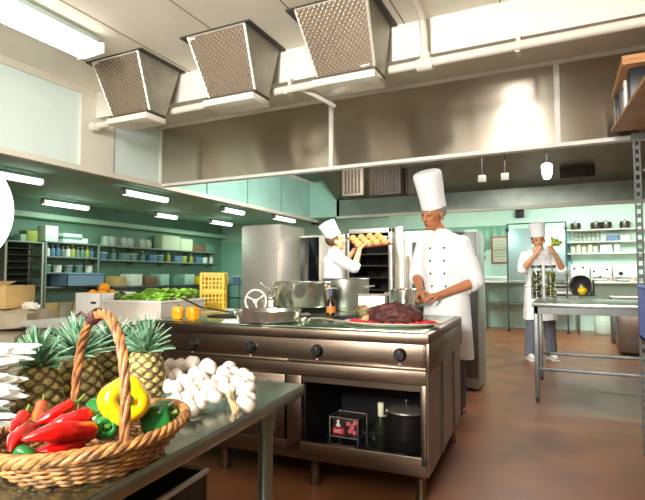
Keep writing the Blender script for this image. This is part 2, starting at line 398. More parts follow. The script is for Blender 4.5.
# ================================================================ COOKING RANGE (island)
HT = .866
isl = thing('cooking_range', 'long steel cooking range with four black knobs and an open lower shelf', 'range', (-.6, 2.49, 0), R(2.5))
RM = Matrix.Translation((-.6, 2.49, 0)) @ Euler((0, 0, R(2.5))).to_matrix().to_4x4()
RI = RM.inverted()
W, DP = 1.88, 1.2
def rl(px, py, yy=2.46): return (RI @ onY(px, py, yy))
m = MB(); m.bx(-W, 0, 0, DP, HT-.06, HT-.006, .008)
m.build('worktop', STEEL_ISL, isl)
m = MB(); m.bx(-W+.03, -.03, .05, DP-.03, HT-.008, HT, .003)
for x in (-1.3, -.86, -.43): m.bx(x-.004, x+.004, .05, DP-.03, HT-.002, HT+.001)
m.build('cooking_surface', STEEL_TOP, isl)
m = MB()
m.bx(-W+.02, -.02, .02, .05, .685, HT-.06, .004)          # control fascia
m.build('control_panel', STEEL_ISL, isl)
m = MB(); m.bx(-W+.015, -.79, .006, .05, .672, .688, .003); m.bx(-.78, -.012, .006, .05, .672, .688, .003); m.bx(-W+.02, -.02, .015, .05, .60, .675, .004); m.bx(-W+.02, -.02, .03, .05, .565, .60)
m.build('front_rail', STEEL_ISL, isl)
m = MB()                                                  # carcass with a real open bay
m.bx(-.035, -.012, .02, DP-.02, .15, HT-.06); m.bx(-W+.012, -W+.035, .02, DP-.02, .15, HT-.06)
m.bx(-W+.02, -.02, DP-.045, DP-.02, .15, HT-.06)
m.bx(-W+.02, -.02, .03, DP-.03, .15, .185); m.bx(-W+.02, -.02, .012, .05, .15, .245, .004)
m.bx(-.80, -.71, .012, .6, .185, .60, .004); m.bx(-.05, -.02, .012, .06, .2, .60, .004); m.bx(-W+.012, -W+.06, .012, .05, .2, .6, .004)
m.build('body', STEEL_ISL, isl)
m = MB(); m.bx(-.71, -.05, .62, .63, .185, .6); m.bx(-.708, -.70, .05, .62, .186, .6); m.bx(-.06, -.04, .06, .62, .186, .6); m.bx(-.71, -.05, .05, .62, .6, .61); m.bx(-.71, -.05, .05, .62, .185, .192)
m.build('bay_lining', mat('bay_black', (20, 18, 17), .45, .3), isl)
m = MB(); m.bx(-1.74, -.81, .008, .03, .25, .60, .006)
dr = m.build('oven_door', STEEL_ISL, isl)
m = MB(); m.tube([(-1.66, .01, .555), (-1.66, -.035, .555), (-.90, -.035, .555), (-.90, .01, .555)], .011, 10); m.build('door_handle', CHROME, dr)
m = MB(); m.bx(-.02, 0, .0, DP, HT-.2, HT-.055, .003); m.build('end_trim', STEEL_ISL, isl)
m = MB(); m.bx(-.012, -.004, .42, .43, .15, HT-.1); m.bx(-.012, -.004, .85, .86, .15, HT-.1); m.build('end_seam', STEEL_DULL, isl)
def knob(px, py):
    p = rl(px, py); m = MB()
    q = (p.x, .0, p.z)
    m.lathe([(.034, 0), (.034, .006), (.03, .01), (.028, .03), (.024, .034), (0, .034)], q, 24, (R(90), 0, 0))
    m.box((p.x, -.022, p.z), (.012, .026, .05), None, .004)
    k = m.build('knob', BLACK, isl, loc=(0, .02, 0))
    MB().box((p.x, .012, p.z-.047), (.012, .012, .01), None, .003).build('indicator_light', mat('indicator', (190, 150, 130), .3), isl)
for a in ((195, 344), (251, 347), (316, 351), (398, 356)): knob(*a)
for x in (-.065, -.66, -1.25, -1.72):
    for y in (.09, DP-.1):
        MB().lathe([(.03, 0), (.03, .02), (.025, .03), (.025, .12), (.033, .13), (.033, .155)], (x, y, 0), 18).build('leg', STEEL_ISL, isl)
# hot plates
for x, y, r in ((-1.10, .55, .22), (-.62, .72, .17), (-1.5, .5, .16)):
    MB().lathe([(r, 0), (r, .005), (r*.97, .008), (0, .008)], (x, y, HT-.001), 36).build('hotplate', IRON, isl)
def on_range(px, py, z=HT): return onZ(px, py, z)
# second block of the cooking line, behind the range
RX0, RX1, RY0, RY1 = -2.36, -1.20, 3.77, 5.2
t = thing('rear_stove', 'rear steel stove behind the range, carrying the large pots', 'stove', ((RX0+RX1)/2, (RY0+RY1)/2, 0)); sw, sd_ = (RX1-RX0)/2, (RY1-RY0)/2
MB().bx(-sw, sw, -sd_, sd_, HT-.06, HT-.004, .006).build('worktop', STEEL_ISL, t)
MB().bx(-sw+.03, sw-.03, -sd_+.03, sd_-.03, HT-.006, HT, .003).build('cooking_surface', STEEL_TOP, t)
MB().bx(-sw+.02, sw-.02, -sd_+.02, sd_-.02, .12, HT-.06, .004).build('body', STEEL_ISL, t)
d = MB().bx(sw-.021, sw-.005, -.55, .55, .25, .68, .004).build('oven_door', STEEL_DULL, t); MB().tube([(sw-.01, -.4, .62), (sw+.03, -.4, .62), (sw+.03, .4, .62), (sw-.01, .4, .62)], .010).build('door_handle', CHROME, d)
for y in (-.4, -.13, .13, .4): MB().cyl((sw-.022, y, .74), (sw+.012, y, .74), .026, n=16).build('knob', BLACK, t)
for x in (-sw+.08, sw-.08):
    for y in (-sd_+.08, sd_-.08): MB().cyl((x, y, 0), (x, y, .125), .025, n=14).build('leg', STEEL_ISL, t)
# items in the open bay
def bay(x, y): return RM @ Vector((x, y, .192))
t = thing('lidded_pot', 'black lidded pot inside the open bay of the range', 'pot', bay(-.185, .28))
MB().lathe([(.0, 0), (.10, 0), (.117, .015), (.117, .2), (.123, .205), (.115, .21), (0, .21)]).build('pot_body', mat('pot_black', (34, 32, 31), .3, .5), t)
MB().lathe([(.119, .21), (.114, .218), (.07, .235), (0, .24)]).build('lid', CHROME, t)
MB().lathe([(.006, .24), (.008, .255), (.02, .262), (.018, .272), (0, .275)]).build('lid_knob', BLACK, t)
for s in (-1, 1): MB().tube([(s*.11, -.03, .17), (s*.145, -.03, .175), (s*.145, .03, .175), (s*.11, .03, .17)], .006).build('side_handle', CHROME, t)
t = thing('oil_bottle', 'dark bottle with a pale neck inside the range bay', 'bottle', bay(-.325, .25))
MB().lathe([(0, 0), (.032, 0), (.035, .01), (.035, .13), (.014, .17), (.013, .19)]).build('bottle_body', mat('bottle_dark', (30, 34, 24), .15), t)
MB().lathe([(.015, .17), (.017, .185), (.018, .24), (.014, .245), (0, .245)]).build('bottle_neck', mat('pale_neck', (214, 206, 178), .4), t)
t = thing('wire_stand', 'small chrome wire stand holding a carton in the range bay', 'stand', bay(-.505, .21))
m = MB()
for x, y in ((-.085, -.07), (.085, -.07), (-.085, .07), (.085, .07)): m.cyl((x, y, 0), (x, y, .17), .004, n=8)
for z in (.06, .165): m.tube([(-.085, -.07, z), (.085, -.07, z), (.085, .07, z), (-.085, .07, z)], .004, 8, True)
for k in range(7): m.cyl((-.085+.0283*k, -.07, .06), (-.085+.0283*k, .07, .06), .003, n=6)
m.build('wire_frame', CHROME, t)
p = bay(-.505, .21)
t = thing('printed_carton', 'dark carton with red and white print on the wire stand', 'carton', (p.x, p.y, p.z+.0635), R(2.5))
MB().box((0, 0, .048), (.15, .11, .096), None, .003).build('carton_body', mat('carton_dark', (46, 30, 30), .4), t)
red = mat('print_red', (176, 40, 46), .4); wh = mat('print_white', (226, 214, 206), .4)
m = MB(); m.bx(-.072, -.004, -.058, -.055, .008, .044); m.build('printed_panel', red, t)
m = MB(); m.ell((-.04, -.058, .078), (.009, .002, .009)); m.poly([(-.055, -.058, .05), (-.025, -.058, .05), (-.033, -.058, .07), (-.047, -.058, .07)], [(0, 1, 2, 3)])
m.bx(-.066, -.012, -.0595, -.0575, .028, .031); m.bx(-.066, -.02, -.0595, -.0575, .018, .021); m.build('printed_mark', wh, t)
m = MB()
for (x, z) in ((.02, .07), (.045, .06), (.06, .08), (.03, .03), (.055, .025), (.04, .045)): m.lathe([(.007, -.001), (.012, -.001), (.012, .001), (.007, .001)], (x, -.057, z), 12, (R(90), 0, 0))
m.build('printed_swirl', mat('print_pink', (206, 96, 104), .4), t)
for (x, y, r, lab) in ((-.60, .36, .05, 'small steel bowl deep in the range bay behind the carton'), (-.40, .42, .06, 'steel saucepan lid leaning deep in the range bay')):
    t = thing('steel_bowl' if r < .055 else 'pan_lid', lab, 'bowl' if r < .055 else 'lid', bay(x, y))
    MB().lathe([(0, 0), (r*.6, 0), (r, .05), (r+.004, .052), (r-.004, .05), (r*.55, .006), (0, .005)] if r < .055 else [(r, 0), (r, .006), (r*.5, .022), (0, .025)]).build('shell', CHROME, t)
    if r >= .055: MB().lathe([(.006, .024), (.016, .034), (.012, .042), (0, .043)]).build('lid_knob', BLACK, t)

# ---------------------------------------------------------------- cookware on the range
def saute_pan():
    c = on_range(268, 322.2); t = thing('saute_pan', 'wide steel saute pan with a long handle on the range', 'pan', c)
    r = .205
    MB().lathe([(0, 0), (r*.82, 0), (r*.93, .012), (r, .072), (r+.006, .077), (r-.004, .074), (r*.9, .014), (r*.8, .006), (0, .006)], n=44).build('pan_body', CHROME, t)
    e = atD(181, 298, 2.95)-c
    d = Vector((e.x, e.y, 0)).normalized()
    m = MB(); m.tube([d*(r-.005)+Vector((0, 0, .058)), d*(r+.05)+Vector((0, 0, .072)), d*(r+.2)+Vector((0, 0, .10)), e*.97, e], [.011, .009, .009, .010, .011], 10, flat=.6)
    m.build('long_handle', mat('handle_steel', (120, 116, 104), .35, 1), t)
    m = MB(); m.box(d*(r-.002)+Vector((0, 0, .058)), (.012, .05, .024), (0, 0, math.atan2(d.y, d.x)), .003); m.build('handle_bracket', CHROME, t)
    d2 = -d
    m = MB(); s = Vector((-d.y, d.x, 0))
    m.tube([d2*(r-.005)+s*.04+Vector((0, 0, .04)), d2*(r+.05)+s*.035+Vector((0, 0, .045)), d2*(r+.05)-s*.035+Vector((0, 0, .045)), d2*(r-.005)-s*.04+Vector((0, 0, .04))], .007)
    m.build('helper_handle', CHROME, t)
saute_pan()
def pot(px, py, r, h, lab, name='stock_pot', z=HT, m=CHROME, flare=0., bail=False):
    c = on_range(px, py, z); t = thing(name, lab, 'pot', c)
    MB().lathe([(0, 0), (r*(.96-flare), 0), (r*(1-flare), .012), (r, h-.006), (r+.007, h), (r+.004, h+.004), (r-.004, h), (r*(1-flare)-.006, .016), (0, .008)], n=44).build('pot_body', m, t)
    for s in (-1, 1):
        a = R(15); 
        b = MB(); b.tube([(s*(r-.004)*math.cos(a), -.05, h*.72), (s*(r+.045), -.042, h*.76), (s*(r+.045), .042, h*.76), (s*(r-.004)*math.cos(a), .05, h*.72)], .007); b.build('side_handle', m, t)
    return t
t = thing('burner_stand', 'black iron burner trivet under the wide shallow pot', 'trivet', on_range(304, 310.8))
m = MB(); m.lathe([(.22, .0), (.235, .04), (.215, .04), (.2, .0)], n=32)
for k in range(6): a = k*math.pi/3; m.box((.115*math.cos(a), .115*math.sin(a), .035), (.23, .016, .012), (0, 0, a), .002)
m.build('trivet', IRON, t)
pot(303.5, 306.3, .235, .195, 'wide shallow steel pot on the black trivet', 'braising_pot', HT+.042, CHROME, .12)
pot(346, 308, .205, .26, 'tall dull steel stock pot behind the red platter', 'stock_pot', HT, mat('dull_pot', (176, 174, 164), .4, .85, .05, 9))
pot(405, 307, .135, .165, 'bright steel pot beside the chef with the tall hat', 'stock_pot', HT, CHROME)
# low steel tub in front of the stock pots
p = on_range(373, 310.5)
t = thing('steel_insert', 'square steel food insert between the two stock pots', 'insert', p, R(8))
m = MB(); w, hh = .11, .13
m.bx(-w, w, -.06, -.055, 0, hh); m.bx(-w, w, .055, .06, 0, hh); m.bx(-w, -w+.005, -.06, .06, 0, hh); m.bx(w-.005, w, -.06, .06, 0, hh); m.bx(-w, w, -.06, .06, 0, .006)
m.build('pan_body', STEEL, t)
m = MB(); m.tube([(-w-.01, -.07, hh), (w+.01, -.07, hh), (w+.01, .07, hh), (-w-.01, .07, hh)], .006, 8, True); m.build('rim', CHROME, t)
# brass toned bowl with handle (ladle pan)
p = on_range(368, 320)
t = thing('round_bowl', 'round bronze toned bowl next to the roast', 'bowl', p)
MB().lathe([(0, 0), (.035, 0), (.07, .024), (.088, .065), (.089, .09), (.083, .09), (.08, .065), (.058, .027), (0, .008)], n=32).build('bowl_body', mat('bronze', (222, 196, 150), .25, .9), t)
MB().tube([(.083, 0, .084), (.14, .02, .095), (.21, .05, .11)], [.008, .006, .007], 8).build('bowl_handle', CHROME, t)
# bottles behind the shallow pot
for px, py, lab, mm, cap in ((318, 312, 'clear oil bottle with a pale top behind the shallow pot', mat('oil_glass', (206, 200, 150), .1, trans=.5), mat('cap_pale', (220, 220, 210))),
                             (331, 316, 'small dark sauce bottle with an orange label beside the stock pot', mat('sauce', (50, 32, 22), .15), mat('cap_blue', (70, 80, 120)))):
    p = on_range(px, py); s = 1.15 if px > 320 else 1.15
    t = thing('sauce_bottle', lab, 'bottle', p)
    MB().lathe([(0, 0), (.026*s, 0), (.028*s, .008), (.028*s, .085*s), (.012*s, .115*s), (.011*s, .15*s), (0, .15*s)]).build('bottle_body', mm, t)
    MB().lathe([(.013*s, .128*s), (.014*s, .165*s), (0, .168*s)]).build('bottle_cap', cap, t)
    MB().lathe([(.0288*s, .025), (.0288*s, .07), (.028*s, .07), (.028*s, .025)]).build('bottle_label', mat('label_orange', (214, 120, 50)) if px > 320 else mat('label_cream', (224, 216, 190)), t)
# hand wheel of the tilting kettle
p = on_range(259, 314)
t = thing('kettle_tilter', 'white hand wheel with lever bracket behind the saute pan', 'wheel', p, R(10))
m = MB(); m.bx(.035, .125, -.03, .05, 0, .11, .008); m.bx(.045, .115, -.02, .05, .11, .13, .01); m.build('bracket', mat('tilter_grey', (168, 160, 146), .4, .7), t)
wheel = MB(); wr = .083; cz = .098
wheel.tube([(-.005+wr*math.cos(a), -.05, cz+wr*math.sin(a)) for a in [2*math.pi*k/28 for k in range(28)]], .0085, 8, True)
for k in range(3):
    a = R(35+120*k); wheel.cyl((-.005, -.048, cz), (-.005+wr*math.cos(a), -.05, cz+wr*math.sin(a)), .007, n=8)
wheel.lathe([(.018, 0), (.018, .02), (0, .022)], (-.005, -.042, cz), 16, (R(90), 0, 0)); wheel.build('hand_wheel', mat('wheel_white', (226, 220, 206), .35), t)
MB().cyl((-.005, -.045, cz), (.06, .0, cz), .014).build('axle', CHROME, t)
MB().tube([(.075, .02, .12), (.085, .0, .17), (.05, -.02, .215), (.02, -.03, .24)], [.009, .008, .007, .009], 10).build('lever', CHROME, t)
MB().tube([(.09, .02, .12), (.11, .02, .19), (.15, .03, .205), (.18, .03, .2)], .007, 8).build('tap_spout', CHROME, t)
# platter, roast and garnish
def ring_pts(r, n=32, sq=(1, 1)): return [(r*math.cos(2*math.pi*k/n)*sq[0], r*math.sin(2*math.pi*k/n)*sq[1]) for k in range(n)]
pc = on_range(393, 325.5)
t = thing('serving_platter', 'long pale oval platter under the dark roast', 'platter', pc, R(10))
MB().lathe([(0, 0), (.17, 0), (.23, .006), (.285, .022), (.288, .026), (.28, .025), (.23, .011), (.17, .006), (0, .006)], n=48, sq=(1, .64)).build('platter_dish', mat('platter_white', (226, 214, 200), .25), t)
m = MB(); rr = random.Random(3)
for k in range(260):
    a = rr.uniform(0, 6.283); q = rr.uniform(.66, .98)
    if abs(math.sin(a)) > .8 and rr.random() < .7: continue
    m.box((.255*q*math.cos(a), .255*.61*q*math.sin(a), .014+rr.uniform(0, .012)), (rr.uniform(.012, .022), rr.uniform(.01, .016), rr.uniform(.008, .014)), (rr.random(), rr.random(), rr.random()*6), .002, seg=1)
o = tag(m.build('tomato_garnish', mat('garnish_red', (186, 34, 40), .4, 0, .25, 60), loc=pc, rot=(0, 0, R(10))), 'chopped red garnish spread around the roast on the platter', 'garnish', kind='stuff')
t = thing('roast_joint', 'dark browned meat roast lying on the pale platter', 'roast', (pc.x, pc.y, pc.z+.007), R(6))
m = MB(); b = bmesh.new(); bmesh.ops.create_icosphere(b, subdivisions=5, radius=1)
from mathutils import noise
for v in b.verts:
    n = v.co.copy(); u = n.x
    tap = .8+.28*math.sin((u+1)*1.5)
    bump = 1+.16*noise.noise(n*3.2)+.09*noise.noise(n*9)+.05*noise.noise(n*20)
    v.co = Vector((n.x*.165*(1+.04*noise.noise(n*4)), n.y*.078*tap*bump, max(-.043, n.z*.072*tap*bump)))
m._merge(b); m.build('roast_body', mat('roast_crust', (66, 28, 22), .65, 0, .45, 30, .6, 55), t, loc=(.01, 0, .047), ang=80)
m = MB(); 
for k in range(3): m.ell((-.145-.012*k, -.01-.012*k, .03-.006*k), (.012, .034, .03), (0, R(20), R(8*k)))
m.build('carved_slice', mat('pale_fat', (222, 180, 130), .5, 0, .12, 30), t)
# a jumble of steel cutlery near the pan edge and a cleaning strip
for px, py, rz, lab in ((310, 326, 20, 'steel ladle head lying between the pan and the platter'),):
    t = thing('ladle', lab, 'ladle', on_range(px-6, py-3), R(rz))
    MB().lathe([(0, 0), (.02, .002), (.034, .018), (.036, .03), (.033, .03), (.03, .018), (0, .005)]).build('ladle_bowl', CHROME, t)
    MB().tube([(.034, 0, .028), (.1, .01, .03), (.24, .03, .008)], [.005, .004, .005], 8).build('ladle_handle', CHROME, t)
# orange peppers standing on the range beside the bin
def bell(loc, r, h, lab, m, stem, tilt=(0, 0, 0), grp=None, name='bell_pepper', lobes=4, deep=.13):
    t = thing(name, lab, 'pepper', loc, 0, grp); t.rotation_euler = tilt
    prof = [(.0, .07), (.22, .03), (.5, 0), (.8, .08), (.97, .3), (1., .55), (.95, .78), (.82, .93), (.62, 1.0), (.42, .96), (.28, .84), (.0, .74)]
    b = MB(); n = 40; vs = []; T = bmesh.new(); rings = []
    for q, z in prof:
        ring = []
        for k in range(n):
            a = 2*math.pi*k/n; g = 1-deep*(abs(math.cos(a*lobes/2))**3)*(1 if q > .3 else .4)
            ring.append(T.verts.new((r*q*g*math.cos(a), r*q*g*math.sin(a), h*z)))
        rings.append(ring)
    for A, B in zip(rings, rings[1:]):
        for k in range(n): T.faces.new((A[k], A[(k+1) % n], B[(k+1) % n], B[k]))
    bmesh.ops.remove_doubles(T, verts=T.verts[:], dist=1e-5); bmesh.ops.recalc_face_normals(T, faces=T.faces[:])
    b._merge(T); b.build('pepper_body', m, t, ang=80)
    MB().tube([(0, 0, h*.74), (0, 0, h*.88), (r*.05, 0, h*1.04), (r*.12, 0, h*1.12)], [r*.38, r*.2, r*.14, r*.17], 10).build('stem', stem, t, ang=60)
    return t
ORANGE = mat('pepper_orange', (240, 160, 24), .22, 0, .06, 9, coat=.3); STEMG = mat('stem_green', (92, 122, 44), .5, 0, .2, 40)
bell(on_range(178, 319.5), .043, .088, 'orange bell pepper beside the pale bin on the range', ORANGE, STEMG, (0, 0, .3))
bell(on_range(193, 320.5), .045, .09, 'orange bell pepper nearer to the saute pan handle', ORANGE, STEMG, (0, 0, 1.4))
t = thing('folded_cloth', 'small folded pale cloth beside the orange peppers', 'cloth', on_range(232, 322.5), R(12))
m = MB(); 
for k in range(3): m.box((.004*k, 0, .004+.006*k), (.12-.01*k, .05, .006), (0, 0, R(3*k)), .0025)
m.build('cloth_folds', mat('pale_cloth', (206, 216, 212), .9), t)
# ---------------------------------------------------------------- prep stand with the bin at the end of the range
t = thing('prep_stand', 'white topped steel prep stand at the end of the range', 'stand', (-2.97, 3.1, 0))
MB().bx(-.42, .41, -.85, .85, .80, .84, .006).build('top', mat('stand_top', (222, 218, 206), .4), t)
for x in (-.38, .36):
    for y in (-.8, .8): MB().bx(x-.022, x+.022, y-.022, y+.022, 0, .80, .004).build('leg', mat('stand_white', (226, 222, 212), .45), t)
MB().bx(-.39, .37, -.8, .8, .25, .275, .004).build('lower_shelf', STEEL, t)
MB().bx(.37, .392, -.83, .5, .42, .80, .003).build('side_panel', mat('stand_white', (226, 222, 212)), t)
# the bin
bc = Vector((-2.487, 2.64, .84))
t = thing('salad_bin', 'pale grey plastic bin full of green lettuce', 'bin', bc, R(4))
m = MB(); L, Wd, hb = .52, .52, .13
def wall(a, b_, c, d): m.poly([a, b_, c, d], [(0, 1, 2, 3)])
BINM = mat('bin_grey', (206, 196, 184), .5, 0, .03, 6)
o_ = .03
lo = [(-L+o_, o_, 0), (-o_, o_, 0), (-o_, Wd-o_, 0), (-L+o_, Wd-o_, 0)]
hi = [(-L, 0, hb), (0, 0, hb), (0, Wd, hb), (-L, Wd, hb)]
ih = [(-L+.012, .012, hb), (-.012, .012, hb), (-.012, Wd-.012, hb), (-L+.012, Wd-.012, hb)]
il = [(-L+o_+.012, o_+.012, .01), (-o_-.012, o_+.012, .01), (-o_-.012, Wd-o_-.012, .01), (-L+o_+.012, Wd-o_-.012, .01)]
vs = lo+hi+ih+il; fs = [(0, 1, 2, 3), (12, 13, 14, 15)]
for k in range(4):
    j = (k+1) % 4; fs += [(k, j, 4+j, 4+k), (4+k, 4+j, 8+j, 8+k), (8+k, 8+j, 12+j, 12+k)]
m.poly(vs, fs); m.build('bin_body', BINM, t)
MB().tube([(-L, 0, hb), (0, 0, hb), (0, Wd, hb), (-L, Wd, hb)], .008, 8, True).build('rim', mat('bin_rim', (224, 218, 208), .45), t)
BMx = Matrix.Translation(bc) @ Euler((0, 0, R(4))).to_matrix().to_4x4()
LETT = mat('lettuce', (150, 206, 72), .5, 0, .22, 14, .4, 30); LETT2 = mat('lettuce_light', (176, 214, 96), .5, 0, .2, 14, .4, 30)
def lettuce(loc, r, lab, seed):
    t = thing('lettuce_head', lab, 'lettuce', loc, 0, 'lettuces in the bin'); q = random.Random(seed)
    MB().ell((0, 0, r*.45), (r*.55, r*.55, r*.5)).build('heart', LETT2, t)
    m = MB()
    for k in range(26):
        a = q.uniform(0, 6.283); e = q.uniform(.25, 1.25); d = Vector((math.cos(a)*math.cos(e), math.sin(a)*math.cos(e), math.sin(e)*.85))
        T = bmesh.new(); sd = d.cross(Vector((0, 0, 1))).normalized(); up = sd.cross(d); rows = []
        for i in range(5):
            u = i/4; row = []
            for j in range(7):
                v = j/3-1; w = r*.42*math.sin(math.pi*min(.95, .2+.62*u))
                p = d*(r*(.25+.85*u))+sd*(v*w)+up*(r*.22*v*v-r*.25*u*u+.008*math.sin(v*9+u*7+k)*u)
                p.z += r*.4; p.z = max(p.z, .002); row.append(T.verts.new(p))
            rows.append(row)
        for A, B in zip(rows, rows[1:]):
            for j in range(6): T.faces.new((A[j], A[j+1], B[j+1], B[j]))
        m._merge(T, k % 2)
    m.build('leaves', [LETT, LETT2], t, ang=80)
for i, (x, y, r, lab) in enumerate(((-.36, .12, .075, 'green lettuce at the aubergine end of the bin'), (-.27, .14, .085, 'green lettuce at the near edge of the bin, middle of the row'),
                                    (-.13, .18, .085, 'green lettuce at the corner of the bin by the orange peppers'), (-.22, .36, .09, 'lettuce in the bin behind the near row'),
                                    (-.09, .42, .09, 'lettuce near the far rim of the bin, towards the yellow crate'), (-.34, .40, .085, 'lettuce in the far half of the bin behind the aubergine'), (-.12, .6, .085, 'lettuce at the far corner of the bin by the yellow crate'))):
    lettuce(BMx @ Vector((x, y*.78, .085+.025*(i > 2))), r, lab, 10+i)
OR = mat('orange_skin', (240, 160, 22), .45, 0, .05, 8, .15, 120)
for (x, y, z, lab) in ((-.685, .07, .165, 'orange at the outer corner of the white fruit box'), (-.645, .22, .165, 'orange lying behind the near oranges in the white fruit box'),
                       (-.63, .13, .215, 'orange on top of the heap in the white fruit box'), (-.595, .07, .167, 'orange in the white fruit box nearest the aubergine')):
    p = BMx @ Vector((x, y*.9, z+.005)); t = thing('orange', lab, 'orange', p, 0, 'oranges in the white box')
    MB().ell((0, 0, 0), (.04, .04, .038), seg=24).build('fruit', OR, t); MB().lathe([(.005, .036), (.006, .04), (0, .041)]).build('stem_button', STEMG, t)
p = BMx @ Vector((-.45, .10, .145)); t = thing('aubergine', 'dark purple aubergine between the oranges and lettuce', 'aubergine', p, R(30))
MB().lathe([(0, -.1), (.035, -.09), (.052, -.04), (.05, .01), (.034, .06), (.02, .085), (0, .088)], rot=(R(72), 0, 0)).build('fruit', mat('aubergine', (58, 22, 30), .2, coat=.4), t, ang=70)
MB().lathe([(.026, .07), (.022, .09), (.009, .1), (.008, .13), (0, .132)], rot=(R(72), 0, 0)).build('calyx', STEMG, t)
# yellow crate standing on end behind the bin
p = Vector((-2.88, 3.72, .84))
t = thing('yellow_crate', 'yellow slatted plastic crate standing on end behind the lettuce', 'crate', p, R(28))
YEL = mat('crate_yellow', (226, 190, 40), .45, 0, .04, 8)
w, h, d = .098, .34, .08
m = MB()
for x in (-w, w):
    for y in (-d, d): m.bx(x-.012, x+.012, y-.012, y+.012, 0, h, .003)
for z in (.012, h-.012, h*.5): 
    for y in (-d, d): m.bx(-w, w, y-.006, y+.006, z-.013, z+.013)
    for x in (-w, w): m.bx(x-.006, x+.006, -d, d, z-.013, z+.013)
m.build('crate_frame', YEL, t)
m = MB()
for k in range(1, 6):
    x = -w+2*w*k/6; m.bx(x-.006, x+.006, -d-.003, -d+.003, .02, h-.02)
for k in range(1, 9): z = h*k/9; m.bx(-w, w, -d-.002, -d+.002, z-.006, z+.006)
m.build('crate_lattice', YEL, t)
m = MB()
for k in range(1, 5):
    y = -d+2*d*k/5
    for x in (-w, w): m.bx(x-.003, x+.003, y-.007, y+.007, .02, h-.02)
for k in range(1, 6): z = h*k/6; m.bx(w-.003, w+.003, -d, d, z-.007, z+.007); m.bx(-w-.003, -w+.003, -d, d, z-.007, z+.007)
m.bx(-w, w, d-.004, d+.002, .02, h-.02); m.build('crate_sides', YEL, t)
# ================================================================ WORK TABLE AND VEGETABLES
cy_, sy_ = math.cos(YAW), math.sin(YAW)
def LD(lat, d, z): return Vector((lat*cy_-d*sy_, lat*sy_+d*cy_, z))
def pD(px, py, d): return atD(px, py, d)
TT = .82
tb = thing('work_table', 'grey steel work table carrying the vegetable basket and pineapples', 'table', (-.717, 1.374, 0), R(4.9))
m = MB(); m.bx(-1.75, 0, -1.05, 0, TT-.004, TT, .002); m.bx(-1.75, 0, -1.05, 0, TT-.034, TT-.003, .004)
m.build('tabletop', mat('table_steel', (160, 172, 160), .27, 1, .10, 5, .05, 50, stretch=(8, 1, 1)), tb)
m = MB(); m.bx(-1.70, -.10, -1.0, -.975, TT-.075, TT-.034); m.bx(-1.70, -.10, -.12, -.095, TT-.075, TT-.034); m.bx(-.14, -.115, -1.0, -.1, TT-.075, TT-.034); m.bx(-1.70, -1.675, -1.0, -.1, TT-.075, TT-.034)
m.build('under_frame', STEEL_DULL, tb)
LEGM = mat('leg_grey', (142, 158, 150), .35, .7)
for x in (-.085, -1.66):
    for y in (-.09, -.98):
        m = MB(); m.cyl((x, y, .03), (x, y, TT-.034), .0215, n=20); m.lathe([(.028, TT-.12), (.03, TT-.034)], (x, y, 0), 20); lg = m.build('leg', LEGM, tb)
        MB().lathe([(.018, 0), (.022, .01), (.022, .03), (0, .03)], (x, y, 0)).build('foot_cap', BLACK, lg)
MB().bx(-1.66, -.085, -.98, -.09, .30, .325, .004).build('undershelf', STEEL_DULL, tb)
TM = Matrix.Translation((-.717, 1.374, 0)) @ Euler((0, 0, R(4.9))).to_matrix().to_4x4()
t = thing('storage_crate', 'dark crate with steel edge on the shelf under the vegetable table', 'crate', TM @ Vector((-.40, -.55, .3255)), R(4.9))
m = MB(); m.bx(-.22, .22, -.3, .3, 0, .012); m.bx(-.22, -.21, -.3, .3, 0, .30); m.bx(.21, .22, -.3, .3, 0, .30); m.bx(-.22, .22, -.3, -.29, 0, .30); m.bx(-.22, .22, .29, .3, 0, .30)
m.build('crate_body', mat('crate_dark', (48, 46, 44), .5), t)
MB().tube([(-.22, -.3, .3), (.22, -.3, .3), (.22, .3, .3), (-.22, .3, .3)], .008, 8, True).build('rim', STEEL, t)
MB().tube([(.222, -.06, .24), (.25, -.06, .24), (.25, .06, .24), (.222, .06, .24)], .006).build('crate_handle', STEEL, t)
# ---------------------------------------------------------------- wicker basket
WK = mat('wicker', (150, 104, 56), .55, 0, .38, 46, .3, 70); WKD = mat('wicker_dark', (92, 56, 34), .6, 0, .25, 50, .3, 70)
bc = LD(-.408, .90, TT+.001)
bk = thing('wicker_basket', 'shallow oval wicker basket with a tall hoop handle on the steel table', 'basket', bc, R(67.5))
BA, BB, BH = .165, .132, .062
def oval(a, u, z=None):
    ra = (.66+.34*u**.8); k = BH*u if z is None else z
    return Vector((BA*ra*math.cos(a), BB*ra*math.sin(a), k+(.005*math.cos(2*a)-.016*max(0, -math.cos(a))**1.5)*u))
m = MB(); NS = 34
for row in range(11):
    u = .06+.88*row/10; pts = []
    for k in range(NS*4):
        a = 2*math.pi*k/(NS*4); w = math.sin(a*NS/2+math.pi*(row % 2))
        p = oval(a, u); n = Vector((math.cos(a), math.sin(a), -.2)).normalized(); pts.append(p+n*(w*.0034)+Vector((0, 0, .0008*math.sin(a*5+row))))
    m.tube(pts, .0030, 6, True)
m.build('woven_side', WK, bk)
m = MB()
for k in range(NS):
    a = 2*math.pi*(k+.5)/NS; m.tube([oval(a, u) for u in (.0, .3, .6, .9, 1.0)], .0028, 6)
m.build('stakes', WKD, bk)
m = MB(); T = []
for k in range(36): a = 2*math.pi*k/36; T.append((BA*.66*math.cos(a), BB*.66*math.sin(a)))
m.poly([(x, y, .001) for x, y in T]+[(x, y, .006) for x, y in T], [tuple(range(36))[::-1], tuple(range(36, 72))]+[(k, (k+1) % 36, (k+1) % 36+36, k+36) for k in range(36)])
for k in range(9): x = -.1+.025*k; yy = BB*.62*math.sqrt(max(0, 1-(x/(BA*.66))**2)); m.cyl((x, -yy, .0075), (x, yy, .0075), .003, n=6)
m.build('woven_base', WKD, bk)
m = MB()
